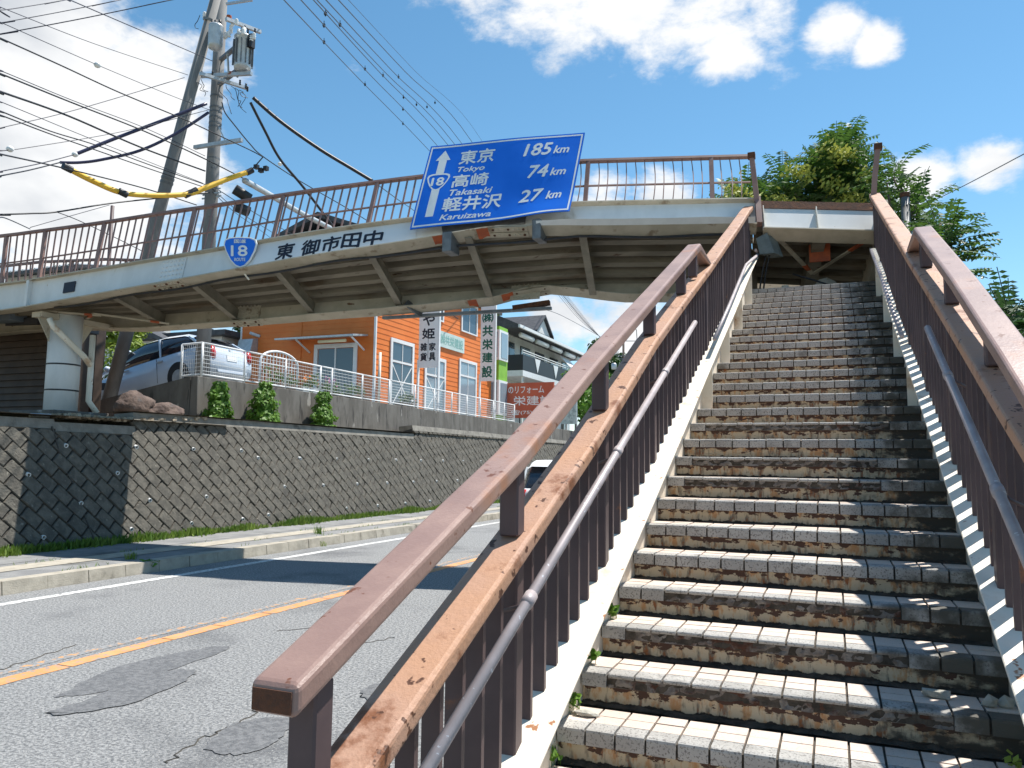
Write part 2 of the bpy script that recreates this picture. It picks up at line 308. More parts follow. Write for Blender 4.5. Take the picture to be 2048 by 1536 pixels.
def smoothpts(pts, n=6):
    pts = [V(p) for p in pts]; o = []
    for i in range(len(pts)-1):
        p0 = pts[max(i-1, 0)]; p1 = pts[i]; p2 = pts[i+1]; p3 = pts[min(i+2, len(pts)-1)]
        for k in range(n):
            t = k/n; o.append(.5*((2*p1)+(p2-p0)*t+(2*p0-5*p1+4*p2-p3)*t*t+(3*p1-p0-3*p2+p3)*t**3))
    return o+[pts[-1]]
def lerp_tab(tab, x):
    if x <= tab[0][0]: return tab[0][1]
    for (a, b), (c, d) in zip(tab, tab[1:]):
        if x <= c: return b+(d-b)*(x-a)/(c-a)
    return tab[-1][1]
rnd = random.uniform

# ------------------------------------------------------------------ the setting: ground, road, pavements
ZR, ZS = -.12, .04
g = MB(); g.quad((-900, -300, -.32), (900, -300, -.32), (900, 1500, -.32), (-900, 1500, -.32)); ob('ground', g, ground_m, kind='structure')
XK = -9.32     # far kerb face
NK = -1.95     # near kerb face
b = MB(); ys = [-20+i*4 for i in range(60)]
b.quad((XK, -20, ZR), (NK, -20, ZR), (NK, 260, ZR), (XK, 260, ZR)); road = ob('road', b, asph, kind='structure')
def strip(name, x0, x1, y0, y1, z, m_, par, jag=.0, n=40):
    b = MB(); pl = []; pr_ = []
    for i in range(n+1):
        y = y0+(y1-y0)*i/n; pl.append((x0+rnd(-jag, jag), y, z)); pr_.append((x1+rnd(-jag, jag), y, z))
    for i in range(n): b.quad(pl[i], pr_[i], pr_[i+1], pl[i+1])
    return ob(name, b, m_, par)
strip('edge_line', -8.84, -8.68, -10, 160, ZR+.004, line_w, road, .006, 300)
y = -4.
while y < 100:      # worn orange centre line, cracked into lengths
    l = rnd(.5, 1.1); strip('centre_line', -5.86, -5.69, y, y+l-rnd(.008, .03), ZR+.004, line_o, road, .006, 4); y += l
strip('old_centre_line', -6.06, -5.96, -4, 60, ZR+.003, ghost_m, road, .012, 200)
def blobpatch(name, pts, z, m_, par):
    c = sum((V(p) for p in pts), V())/len(pts); ring = smoothpts(pts+[pts[0]], 7)[:-1]
    b = MB(); b.poly([V((p.x+rnd(-.02, .02), p.y+rnd(-.03, .03), z)) for p in ring]); return ob(name, b, m_, par)
for q in ([(75, 1430), (190, 1395), (270, 1355), (370, 1340), (385, 1352), (300, 1395), (180, 1425)], [(110, 1395), (250, 1330), (420, 1295), (455, 1300), (330, 1345), (200, 1385)],
          [(410, 1495), (470, 1450), (560, 1435), (580, 1460), (520, 1500), (450, 1510)], [(720, 1395), (740, 1372), (800, 1365), (790, 1390), (745, 1402)]):
    blobpatch('asphalt_patch', [tuple(onZ(*p, ZR)) for p in q], ZR+.003+.0012*len(road.children) % .004, asph_dark, road)
for q in ([(330, 1530), (400, 1480), (480, 1445), (540, 1395)], [(640, 1330), (700, 1295), (790, 1275)], [(560, 1262), (640, 1255)], [(0, 1340), (60, 1320), (150, 1290)]):
    b = MB(); b.tube([V((p.x+rnd(-.03, .03), p.y+rnd(-.03, .03), ZR+.0005)) for p in smoothpts([onZ(*p, ZR) for p in q], 9)], .006, 4); ob('crack', b, joint_m, road)
# far pavement
b = MB(); b.quad((-10.95, -20, ZS-.004), (XK-.26, -20, ZS-.004), (XK-.26, 200, ZS-.004), (-10.95, 200, ZS-.004)); b.quad((-12.2, -20, ZS), (-10.85, -20, ZS), (-10.85, 200, ZS), (-12.2, 200, ZS))
pav = ob('far_pavement', b, walk_m, kind='structure')
strip('concrete_band', -10.62, -10.14, -20, 120, ZS+.003, kerb_m, pav, .012, 120)
kerb = tag(thing('kerb', (XK, 10, ZR), None, None), kind='structure')
# kerb stones, shared mesh
ks = MB(); ks.hexa([(-.25, .006, -.25), (0, .006, -.25), (0, .594, -.25), (-.25, .594, -.25), (-.25, .006, 0), (-.035, .006, 0), (-.035, .594, 0), (-.25, .594, 0)])
ksm = ks.mesh('kerb_stone'); ksm.materials.append(kerb_m)
for i in range(74):
    yy = 1.2+i*.6
    o = place('kerb_stone', ksm, kerb, Matrix.Translation((XK+rnd(-.006, .006), yy, ZS+.002+rnd(-.006, .006)))@Matrix.Rotation(rnd(-.006, .006), 4, 'Z'))
b = MB(); b.box(XK-.25, XK-.004, 45.62, 200, -.3, ZS); b.box(XK-.25, XK-.004, -20, 1.18, -.3, ZS); ob('kerb_stone', b, kerb_m, kerb, kind='stuff')
# near pavement under and beside the stairs
b = MB(); b.quad((NK-.0, -20, ZS-.02), (14, -20, ZS-.02), (14, 200, ZS-.02), (NK, 200, ZS-.02)); npav = ob('near_pavement', b, walk_m, kind='structure')
for i in range(26):
    place('kerb_stone', ksm, npav, Matrix.Translation((NK+.1, .6*i-1, ZS))@Matrix.Scale(-1, 4, (1, 0, 0)))

# ------------------------------------------------------------------ block retaining wall (leans back)
WX, BAT, WZ0 = -11.9, .28, -.05
def wpt(y, bb, o=0.):      # y along the wall, bb up the face, o outwards
    k = math.sqrt(1+BAT*BAT); return V((WX-BAT*bb/k+o/k, y, WZ0+bb/k+o*BAT/k))
KW = math.sqrt(1+BAT*BAT)
def wtop(y): return 2.2 if y < 9.55 else (2.16 if y < 11.25 else (2.44 if y < 22.3 else 2.72))
wall = thing('retaining_wall', (WX, 20, 0), 'dark grey retaining wall of diagonal concrete blocks along the far pavement', 'wall')
b = MB()
for y0_, y1_ in ((4, 9.55), (9.55, 11.25), (11.25, 22.3), (22.3, 110)):
    t = (wtop(y0_+.01)-WZ0)*KW
    b.hexa([wpt(y0_, -.3, -.02), wpt(y1_, -.3, -.02), wpt(y1_, -.3, -.9), wpt(y0_, -.3, -.9), wpt(y0_, t-.1, -.02), wpt(y1_, t-.1, -.02), wpt(y1_, t-.1, -.9), wpt(y0_, t-.1, -.9)])
ob('mortar_bed', b, joint_m, wall)
def clip(poly, a, bb, c):   # keep a*x+bb*y<=c
    o = []
    for i in range(len(poly)):
        p, q = poly[i], poly[(i+1) % len(poly)]; dp = a*p[0]+bb*p[1]-c; dq = a*q[0]+bb*q[1]-c
        if dp <= 0: o.append(p)
        if dp*dq < 0: t = dp/(dp-dq); o.append((p[0]+(q[0]-p[0])*t, p[1]+(q[1]-p[1])*t))
    return o
def block_geo(mb, poly, thick):
    n = len(poly); cx = sum(p[0] for p in poly)/n; cy = sum(p[1] for p in poly)/n
    def ring(ins, o):
        r = []
        for x, y in poly:
            dx, dy = x-cx, y-cy; d = math.hypot(dx, dy) or 1; r.append(wpt(x-dx/d*ins, y-dy/d*ins, o))
        return r
    mb.loft([ring(.012, -.03), ring(.014, thick-.018), ring(.030, thick)], cap=False); mb.poly(ring(.030, thick))
E1 = (math.cos(R(-45)), math.sin(R(-45))); E2 = (math.cos(R(45)), math.sin(R(45)))
BL, BWd = .345, .225
blocks = []
for j in range(-80, 330):
    for i in range(-240, 190):
        u = (i+.5*(j % 2))*BL; w = j*BWd
        cx = u*E1[0]+w*E2[0]; cy = u*E1[1]+w*E2[1]
        if not (4.2 < cx < 62 and -.6 < cy < 3.2): continue
        po = [(cx+E1[0]*a*BL/2+E2[0]*c*BWd/2, cy+E1[1]*a*BL/2+E2[1]*c*BWd/2) for a, c in ((-1, -1), (1, -1), (1, 1), (-1, 1))]
        t = (wtop(cx)-WZ0)*KW-.17
        po = clip(clip(po, 0, 1, t), 0, -1, 0)
        if len(po) < 3: continue
        ar = abs(sum(po[k][0]*po[(k+1) % len(po)][1]-po[(k+1) % len(po)][0]*po[k][1] for k in range(len(po))))/2
        if ar < .012: continue
        blocks.append((cx, po))
blocks.sort(key=lambda q: abs(q[0]-8.5) if q[0] < 8.5 else q[0]-8.5)
near_b = [q for q in blocks if q[0] > 7.6][:298]; ids = set(map(id, near_b))
for q in near_b:
    mb = MB(); block_geo(mb, q[1], .036+rnd(-.012, .016)); ob('block', mb, block_m, wall, recalc=False)
mb = MB()
for q in blocks:
    if id(q) not in ids: block_geo(mb, q[1], .036+rnd(-.012, .016))
ob('block_field', mb, block_m, wall, recalc=False, kind='stuff')
for y0_, y1_ in ((4, 9.55), (9.551, 11.25), (11.251, 22.3), (22.301, 40), (40.001, 110)):
    t = (wtop(y0_+.06)-WZ0)*KW; b = MB()
    nseg = max(1, int((y1_-y0_)/1.1))
    b.loft([[wpt(yy, t-.17, .015), wpt(yy, t+rnd(-.012, .012), .018), wpt(yy, t+.0, -.5)+V((0, 0, .1)), wpt(yy, t-.3, -.5)] for yy in [y0_+(y1_-y0_)*k/nseg for k in range(nseg+1)]]); ob('coping', b, cope_m, wall)
def onWall(x, y):
    d = ray(x, y); t = (WX+BAT*WZ0-EYE.x-BAT*EYE.z)/(d.x+BAT*d.z); return EYE+d*t
wp = [onWall(*p) for p in ((54, 948), (84, 1073), (129, 890), (159, 1005), (232, 945), (260, 1057), (270, 893), (297, 999), (384, 897), (380, 1045), (410, 992), (480, 900), (483, 1037))]
for k in range(13):
    for r_, h in ((0, 1.72), (1, 1.02), (2, .38)): wp.append(wpt(14.6+k*1.55+(r_ % 2)*.75, h))
for p in wp:
    b = MB(); ax = V((.92, -.1, -.22)).normalized(); c = p+V((.0, 0, 0)); n_ = 10; u = ax.orthogonal().normalized(); w = ax.cross(u)
    ring = lambda rr, hh: [c+ax*hh+(u*math.cos(6.2832*k/n_)+w*math.sin(6.2832*k/n_))*rr for k in range(n_)]
    b.loft([ring(.036, -.03), ring(.036, .062), ring(.027, .062), ring(.027, .0)], cap=False); b.poly(ring(.027, .0)); ob('weep_pipe', b, sign_white, wall, smooth=False)
# a crack running down the wall
b = MB(); b.tube([wpt(yy, bb, .03) for yy, bb in ((9.48, 2.2), (9.56, 1.7), (9.6, 1.5), (9.78, 1.1), (9.86, .7), (9.98, .3), (10.05, 0))], .016, 4); ob('crack', b, joint_m, wall)

# ------------------------------------------------------------------ terrace above the wall
ter = MB()
ter.quad((-12.4, 4, 2.24), (-30, 4, 2.24), (-30, 13.75, 2.3), (-12.4, 13.75, 2.3)); ter.quad((-12.5, 11.3, 2.46), (-13.45, 11.3, 2.46), (-13.45, 70, 2.62), (-12.6, 70, 2.62))
ob('terrace', ter, soil_m, kind='structure')
dr = MB()
dr.quad((-13.45, 13.85, 3.38), (-13.45, 21, 3.38), (-19.5, 21, 2.36), (-19.5, 13.85, 2.36)); dr.quad((-13.45, 21, 3.38), (-13.45, 90, 3.3), (-60, 90, 3.3), (-60, 21, 3.38)); dr.quad((-19.5, 13.85, 2.36), (-19.5, 21, 2.36), (-60, 21, 2.36), (-60, 13.85, 2.36))
ob('driveway', dr, walk_m, kind='structure')
lw = thing('low_wall', (-13.4, 14, 2.5), 'low stained concrete wall carrying the white mesh fence behind the shrubs', 'wall')
b = MB(); b.hexa([(-13.36, 13.7, 2.2), (-13.36, 70, 2.4), (-13.6, 70, 2.4), (-13.6, 13.7, 2.2), (-13.4, 13.7, 3.44), (-13.4, 70, 3.3), (-13.58, 70, 3.3), (-13.58, 13.7, 3.44)]); ob('wall_face', b, conc_dk, lw, bevel=.01)
b = MB(); b.hexa([(-13.602, 13.7, 2.0), (-13.602, 13.9, 2.0), (-17.4, 13.9, 2.0), (-17.4, 13.7, 2.0), (-13.602, 13.7, 3.435), (-13.602, 13.9, 3.435), (-17.4, 13.9, 2.77), (-17.4, 13.7, 2.77)]); ob('return_wall', b, conc_dk, lw)
# mesh fence
fe = thing('mesh_fence', (-13.5, 13.8, 3.4), 'white welded mesh fence on top of the low concrete wall', 'fence')
fy = [onX(px, 720, -13.49).y for px in (404, 490, 572, 642, 665, 726, 780, 831, 870, 905, 935, 962, 988, 1010, 1030)]
fz = lambda y: 3.44-(y-13.7)*.0025
for y in fy:
    b = MB(); b.tube([(-13.49, y, fz(y)-.05), (-13.49, y, fz(y)+.8)], .028, 8); ob('post', b, white, fe, smooth=True)
for y0_, y1_ in zip(fy, fy[1:]):
    for h in (.8, .06): b = MB(); b.tube([(-13.49, y0_, fz(y0_)+h), (-13.49, y1_, fz(y1_)+h)], .024, 6); ob('rail', b, white, fe, smooth=True)
    b = MB()
    for k in range(7): h = .15+k*.092; b.tube([(-13.49, y0_, fz(y0_)+h), (-13.49, y1_, fz(y1_)+h)], .007, 4)
    n_ = int((y1_-y0_)/.075)
    for k in range(1, n_): yy = y0_+(y1_-y0_)*k/n_; b.tube([(-13.49, yy, fz(yy)+.06), (-13.49, yy, fz(yy)+.79)], .0028, 3, False)
    ob('mesh_panel', b, white, fe)
xs_ = [-13.49, -14.0]
b = MB(); b.tube([(-14.0, 13.8, 3.35), (-14.0, 13.8, 4.2)], .028, 8); ob('post', b, white, fe, smooth=True)
b = MB()
for h in (.8, .06): b.tube([(-13.49, fy[0], fz(fy[0])+h), (-14.0, 13.8, 3.40+h)], .024, 6)
for k in range(7): h = .15+k*.092; b.tube([(-13.49, fy[0], fz(fy[0])+h), (-14.0, 13.8, 3.4+h)], .007, 4)
for k in range(1, 9): x = -13.49-.51*k/9; b.tube([(x, 13.79, 3.46), (x, 13.79, 4.2)], .0035, 3, False)
ob('mesh_panel', b, white, fe)
# ------------------------------------------------------------------ the stairway
T, RS = .33, .13918
Y0, Z0 = 3.1113, .49742
SXL, SXR = -.965, .553         # inner edges of the stringer flanges
SL = RS/T
def nz(y): return Z0+(y-Y0)*SL  # the line through the nosings
stair = thing('stairway', (-.2, 2.2, 0), 'long tiled steel stairway climbing to the footbridge', 'stairway')
TXL, TXR = -1.066, .632         # treads run under the flanges to the webs
NT = 14; TP = (TXR-TXL)/NT
lt = MB()   # L-shaped nosing tile: top and front, rounded edge
w2 = TP-.0095
prof = [(0.094, -.012), (.094, 0), (.012, 0), (.003, -.004), (0, -.012), (0, -.062), (.011, -.062), (.011, -.016)]
lt.loft([[(x, a, c) for a, c in prof] for x in (0, w2)]); ltm = lt.mesh('nosing_tile'); ltm.materials.append(tile_g)
bt = MB(); prof2 = [(0.094, -.012), (.094, 0), (.012, 0), (.004, -.004), (.001, -.011), (.006, -.02), (.02, -.018)]
bt.loft([[(x, a, c) for a, c in prof2] for x in (0, w2)]); btm = bt.mesh('broken_nosing_tile'); btm.materials.append(tile_g)
ft = MB(); ft.box(0, w2, 0, .089, -.012, 0); ftm = ft.mesh('tread_tile'); ftm.materials.append(tile_p)
TOPN = 26
broken = {1: (1, 12), 2: (1, 11), 3: (2, 11), 7: (1, 11), 8: (1, 11), 10: (1, 12)}
def ptab_(pts, X): return sorted((p.y, p.z-nz(p.y)) for p in (onX(px, py, X) for px, py in pts))
fltL = ptab_(((1079, 1536), (1250, 1135), (1335, 944), (1377, 840), (1404, 780), (1431, 712), (1484, 594), (1500, 548)), SXL)
fltR = ptab_(((2047, 1445), (1978, 1235), (1892, 972), (1841, 811), (1780, 631), (1753, 536)), SXR)
def ease(t): return [(y, sum(lerp_tab(t, y+d) for d in (-.8, -.4, 0, .4, .8))/5) for y in [1+.7*k for k in range(17)]]
fltL, fltR = ease(fltL), ease(fltR)
def fo(y, s=-1): return lerp_tab(fltL if s < 0 else fltR, y)
field_g, field_p = MB(), MB()
def append(mb, me, M4):
    n = len(mb.v); mb.v += [M4@v.co for v in me.vertices]; mb.f += [tuple(n+i for i in p.vertices) for p in me.polygons]
for i in range(-3, TOPN+1):
    y, z = Y0+T*i, Z0+RS*i
    b = MB(); b.box(TXL, TXR, y+.012, y+T+.03, z-.06, z-.012)
    st = ob('step', b, grime, stair)
    # riser plate with its own flaking paint
    zb = z-RS; b = MB(); yr = y+.03
    b.quad((TXL, yr, zb-.012), (TXR, yr, zb-.012), (TXR, yr, z-.06), (TXL, yr, z-.06)); me = b.mesh('riser')
    uvl = me.uv_layers.new(name='UVMap')
    for lp in me.loops:
        co = me.vertices[lp.vertex_index].co; uvl.data[lp.index].uv = (co.x-TXL+i*3.71, (1. if co.z > z-.08 else 0.))
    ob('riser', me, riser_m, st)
    if i in broken:     # mortar bed left bare where the front faces fell away
        a_, c_ = broken[i]; b = MB(); n_ = 90; rows = []
        for hh in (-.062, -.045, -.03, -.012):
            rows.append([(TXL+TP*a_+(c_-a_)*TP*k/n_, y+.008+.016*noise.noise(V((k*.35, hh*60, i*7.)))+.004, z+hh) for k in range(n_+1)])
        b.loft(rows, closed=False, cap=False); ob('mortar_strip', b, mortar, st)
    # dirt gathered at the back of the tread
    b = MB(); n_ = 60
    b.loft([[(TXL+(TXR-TXL)*k/n_, y+T+.028, z+.006+.012*noise.noise(V((k*.6, i*3., 1)))) for k in range(n_+1)], [(TXL+(TXR-TXL)*k/n_, y+T-.0-.06*max(0, noise.noise(V((k*.22, i*5., 2)))+.1), z-.004) for k in range(n_+1)]], closed=False, cap=False)
    ob('dirt', b, grime, st)
    for k in range(NT):
        x = TXL+TP*k+.0035
        isb = i in broken and broken[i][0] <= k < broken[i][1]
        sk = Matrix.Translation((x, y, z+rnd(-.0015, .0015)))@Matrix.Rotation(rnd(-.006, .006), 4, 'Z')
        me = btm if isb else ltm
        if -1 <= i <= 7: place('nosing_tile', me, st, sk)
        else: append(field_g, me, sk)
        for rr in range(2):
            M4 = Matrix.Translation((x, y+.101+rr*.096, z+rnd(-.002, .001)))
            if -1 <= i <= 4: place('tread_tile', ftm, st, M4)
            else: append(field_p, ftm, M4)
o = ob('tile_field', field_g, tile_g, stair, kind='stuff'); o = ob('tread_tile_field', field_p, tile_p, stair, kind='stuff')
# stringers
YB, YT = 1.75, 12.05
YS = [YB]+[p[0] for p in fltL if YB < p[0] < YT]+[YT]
for sgn, xe in ((-1, SXL), (1, SXR)):
    xo = xe+sgn*.215; xw = xe+sgn*.11 if sgn < 0 else xe+.088; x0_, x1_ = sorted((xe, xo))
    def run(xa, xb, za, zb): return (lambda mb: mb.loft([[(xa, y, nz(y)+za(y)), (xb, y, nz(y)+za(y)), (xb, y, nz(y)+zb(y)), (xa, y, nz(y)+zb(y))] for y in YS]))(MB())
    sg = ob('stringer', run(x0_, x1_, lambda y: fo(y, sgn)-.016, lambda y: fo(y, sgn)), cream, stair, bevel=.004)
    ob('web', run(xw-.006, xw+.006, lambda y: -.42, lambda y: fo(y, sgn)-.017), cream, sg)
    ob('bottom_flange', run(x0_, x1_, lambda y: -.44, lambda y: -.421), under, sg)
    for k in range(3, 7):
        yy = Y0+T*4*k-.03
        if yy > YT-.05: continue
        b = MB(); a_, c_ = sorted((xe+sgn*(.035 if k < 2 else .012), xw-sgn*.007)); b.box(a_, c_, yy, yy+.014, nz(yy)-.2, nz(yy)+fo(yy, sgn)-.018); ob('stiffener', b, cream, sg)
# the top edge of the flight, where the landing has torn away
b = MB(); zt = Z0+RS*TOPN; yt = Y0+T*TOPN+T
rows = [[(TXL+(TXR-TXL)*k/40, yt-.03+.03*noise.noise(V((k*.5, 0, 9))), zt-.05+.0*k) for k in range(41)], [(TXL+(TXR-TXL)*k/40, yt+.02+.05*noise.noise(V((k*.5, 4, 9))), zt+.01+.05*abs(noise.noise(V((k*.4, 2, 3))))) for k in range(41)], [(TXL+(TXR-TXL)*k/40, yt+.22, zt-.02) for k in range(41)]]
b.loft(rows, closed=False, cap=False); ob('torn_edge', b, mortar, stair)
b = MB(); b.box(TXL, TXR, yt+.0, yt+.24, zt-.35, zt-.055); ob('end_beam', b, under, stair)
# rubble and weeds on the steps
def chip(name, p, s, lab, m_=debris_m):
    bm = bmesh.new(); bmesh.ops.create_icosphere(bm, subdivisions=1, radius=1)
    for v in bm.verts:
        k = 1+.75*noise.noise(v.co*1.7+V((p[0]*9, p[1]*9, 0))); v.co = V((v.co.x*s[0], v.co.y*s[1], v.co.z*s[2]))*k
    me = bpy.data.meshes.new(name); bm.to_mesh(me); bm.free()
    for v in me.vertices: v.co += V(p)
    return ob(name, me, m_, None, label=lab, category='rubble', group='rubble on the steps')
def on_tread(px, py, i): z = Z0+RS*i; return onZ(px, py, z)
for (px, py, i, s, lab) in ((1172, 1432, 0, (.075, .028, .016), 'long broken slab of mortar at the foot of the left flange'), (1868, 1395, 1, (.055, .032, .026), 'angular chip of mortar lying in the sunlight on a tread'),
                            (1978, 1414, 1, (.03, .025, .026), 'smaller of two stones by the right flange'), (2010, 1416, 1, (.034, .028, .028), 'larger of two stones by the right flange'),
                            (1497, 992, 6, (.05, .025, .012), 'flat chip on a shaded step just above the intact grey nosings'), (1605, 997, 6, (.045, .025, .012), 'flat pale chip on a high step near the middle of the flight'), (1352, 944, 7, (.05, .03, .012), 'flat chip at the left end of a crumbling step')):
    p = on_tread(px, py, i); chip('rubble', (p.x, p.y, p.z+s[2]*.7), s, lab)
def weed(name, p, n, r, h, m_, lab, grp=None, blade=False, cat='weed'):
    b = MB()
    for _ in range(n):
        a = rnd(0, 6.28); d = r*math.sqrt(random.random()); q = V(p)+V((math.cos(a)*d, math.sin(a)*d, 0))
        if blade:
            t = q+V((rnd(-.4, .4)*h, rnd(-.4, .4)*h, h*rnd(.6, 1.))); s_ = V((math.cos(a+1.5), math.sin(a+1.5), 0))*.006
            md = (q+t)/2+V((0, 0, h*.1)); b.quad(q-s_, q+s_, md+s_*.8, md-s_*.8); b.poly([md-s_*.8, md+s_*.8, t])
        else:
            c = q+V((0, 0, rnd(.3, 1)*h)); nrm = V((rnd(-1, 1), rnd(-1, 1), rnd(.2, 1.2))).normalized(); u = nrm.orthogonal().normalized(); w = nrm.cross(u); l = rnd(.6, 1.2)*h*.35
            b.poly([c-u*l, c-w*l*.6, c+u*l*.9, c+w*l*.6])
            if random.random() < .3: b.tube([q, c], .0015, 3, False)
    return ob(name, b, m_, None, recalc=False, label=lab, category=cat, group=grp)
for (px, py, i, lab) in ((1184, 1328, 1, 'small green weed at the left end of the step above the mortar slab'), (1224, 1238, 2, 'small green weed at the left end two steps above the mortar slab'), (1146, 1424, 0, 'small green weed touching the long mortar slab'), (1106, 1530, -1, 'small green weed at the left end of the step below the mortar slab')):
    p = on_tread(px, py, i); weed('weed', (p.x, p.y, p.z), 16, .03, .07, leaf2, lab, 'weeds along the left stringer')
p = on_tread(1780, 742, 15); weed('grass_tuft', (p.x, p.y, p.z), 30, .06, .22, grass_m, 'tuft of grass growing high up at the right end of a step', None, True)
p = on_tread(2020, 1535, 0); weed('weed', (p.x, p.y-.05, p.z), 10, .03, .06, leafy, 'bright green leaf at the right end of the lowest step')

# ------------------------------------------------------------------ stair railings
lowL = ptab_(((743, 1536), (1050, 1090), (1190, 885), (1314, 680), (1377, 593), (1423, 533), (1478, 454), (1500, 420)), -1.025)
upL = ptab_(((595, 1374), (1050, 905), (1200, 720), (1305, 600), (1402, 487)), -1.04)
lowR = ptab_(((1743, 396), (1812, 510), (1850, 570), (1910, 668), (1990, 800)), .58)
upR = ptab_(((1827, 455), (1900, 556), (1990, 695), (2048, 790)), .595)
def railing(sgn, xin, low, up, y_end, y_turn, y_start, lab, pipes):
    rl = thing('stair_railing', (xin+sgn*.06, y_start, max(0, nz(y_start))), lab, 'railing')
    wl, wu, hh = .15, .125, .07
    xl_ = sorted((xin-sgn*.015, xin-sgn*.015+sgn*wl)); xu_ = sorted((xin, xin+sgn*wu))
    zl = lambda y: nz(y)+lerp_tab(low, y); zu = lambda y: nz(y)+lerp_tab(up, y)
    ys = [y_start-.4]+[p[0] for p in low if y_start-.2 < p[0] < y_end]+[y_end]
    b = MB(); b.loft([[(xl_[0], y, zl(y)-hh), (xl_[1], y, zl(y)-hh), (xl_[1], y, zl(y)), (xl_[0], y, zl(y))] for y in ys]); ob('lower_rail', b, rust_rail, rl, bevel=.016, seg=3)
    ys = [y_start]+[p[0] for p in up if y_start+.3 < p[0] < y_turn]+[y_turn]
    rings = [[(xu_[0], y, zu(y)-hh), (xu_[1], y, zu(y)-hh), (xu_[1], y, zu(y)), (xu_[0], y, zu(y))] for y in ys]
    ye = y_turn+.62; rings.append([(xu_[0], ye-.02, zl(ye-.02)+.001), (xu_[1], ye-.02, zl(ye-.02)+.001), (xu_[1], ye+.06, zl(ye+.06)+.004), (xu_[0], ye+.06, zl(ye+.06)+.004)])
    b = MB(); b.loft(rings); upper = ob('upper_rail', b, brown, rl, bevel=.016, seg=3)
    b = MB(); b.box(xu_[0]+.012, xu_[1]-.012, y_start-.004, y_start-.001, zu(y_start)-hh+.012, zu(y_start)-.012); ob('end_cap', b, rust, upper)
    xm = xin+sgn*.062
    posts = []
    y = y_start+.1
    while y < y_end-.1: posts.append(y); y += 1.18
    for y in posts:
        top = zu(y+.03)-hh-.002 if y < y_turn else zl(y)-hh-.002
        if y < y_turn:
            b = MB(); b.box(xm-.037, xm+.037, y, y+.07, zl(y)+.012, top); ob('short_post', b, brown_dk, rl, bevel=.006)
        b = MB(); b.box(xm-.037, xm+.037, y, y+.07, max(nz(y)+fo(y, sgn)-.006, .03), zl(y)-hh-.002); ob('post', b, brown_dk, rl, bevel=.006)
    for a_, c_ in zip(posts, posts[1:]+[y_end]):
        n_ = 8 if c_-a_ > 1 else 4
        for k in range(1, n_):
            y = a_+(c_-a_)*k/n_; b = MB(); b.box(xm-.03, xm+.03, y+.02, y+.042, max(nz(y)+fo(y, sgn)-.004, .03), zl(y)-hh-.002); ob('baluster', b, brown_dk, rl)
    b = MB(); y = y_turn-.06; b.box(xm-.037, xm+.037, y-.06, y, zl(y)+.012, zu(y-.04)-hh-.002); ob('short_post', b, brown_dk, rl, bevel=.006)
    for pp in pipes:
        b = MB(); b.tube(pp, .0195, 12); hp = ob('handrail', b, pipe_m, rl, smooth=True)
        d = (V(pp[-1])-V(pp[0]))
        k = .25
        while k < .98:
            c = V(pp[0])+d*k
            if len(pp) <= 3:
                b = MB(); b.tube([c-d.normalized()*.03, c+d.normalized()*.03], .0235, 12); ob('collar', b, pipe_m, hp, smooth=True)
                b = MB(); b.tube([c+d.normalized()*.05, c+d.normalized()*.05+V((sgn*.04, 0, -.05)), (xm-sgn*.0, c.y+.09, c.z-.06)], .008, 6); ob('bracket', b, brown_dk, hp, smooth=True)
            k += 1.3/d.length*1.0
    return rl
pxX = lambda X, *p: [onX(px, py, X) for px, py in p]
def longpipe(X, p, q):       # straight pipe through two sighted points, carried on down past the first step
    a_, c_ = onX(*p, X), onX(*q, X); d = (a_-c_); return [a_+d*.12, c_]
railing(-1, -1.04, lowL, upL, 12.1, upL[-1][0], upL[0][0], 'rusty brown stair railing between the steps and the road', [longpipe(-.975, (864, 1522), (1390, 645)),
        pxX(-.975, (1429, 678), (1459, 610), (1492, 530), (1517, 508), (1511, 500))])
railing(1, .595, lowR, upR, 12.25, upR[-1][0], 1.4, 'brown stair railing on the side away from the road, beside the trees', [longpipe(.55, (2048, 1103), (1855, 656)),
        pxX(.55, (1804, 672), (1780, 608), (1760, 548), (1742, 500))])
# ------------------------------------------------------------------ the wrecked footbridge
DX = V((1, .17, 0)).normalized(); PP = V((-DX.y, DX.x, 0))       # along and across the span
def Yn(X):
    t = min(max((X+14.2)/13.2, 0), 1); return 12.2+.17*(X+1)-.3*math.sin(math.pi*t)
def onN(px, py, off=0.):
    Y = 12.
    for _ in range(12): p = onY(px, py, Y); Y = Yn(p.x)+off
    return onY(px, py, Y)
tops = [onN(*p) for p in ((0, 570), (100, 556), (200, 540), (300, 523), (400, 507), (500, 490), (600, 473), (700, 458), (830, 441), (930, 430), (1040, 420), (1150, 411), (1300, 408), (1450, 405), (1504, 404))]
ztab = [(-19.5, tops[0].z-.28)]+[(p.x, p.z) for p in tops]+[(.75, onN(1750, 410).z)]
ptab = [(-15.5, 0), (-14, 3), (-12.7, 9), (-10, 16), (-7.5, 22), (-5, 25), (-1, 25), (.8, 25)]
XA, XE = -19.0, -1.02                       # the span; the landing piece runs on to .68
bump = [(-30, 0), (-7.2, 0), (-6.3, .02), (-5.3, .1), (-4.9, .13), (-4.5, .09), (-3.6, .01), (-3, 0), (3, 0)]
bumpf = [(-30, 0), (-6.4, 0), (-5.3, .05), (-4.7, .23), (-4.4, .24), (-3.5, .06), (-3.1, 0), (3, 0)]
WB = 1.72
def fr(X):
    ph = R(lerp_tab(ptab, X)); o = V((X, Yn(X), lerp_tab(ztab, X)))
    c = PP*math.cos(ph)-V((0, 0, math.sin(ph))); n = PP*math.sin(ph)+V((0, 0, math.cos(ph))); return o, c, n
def bp(X, a, h):            # a across from the near girder, h along the deck's own up
    o, c, n = fr(X); return o+c*a+n*h
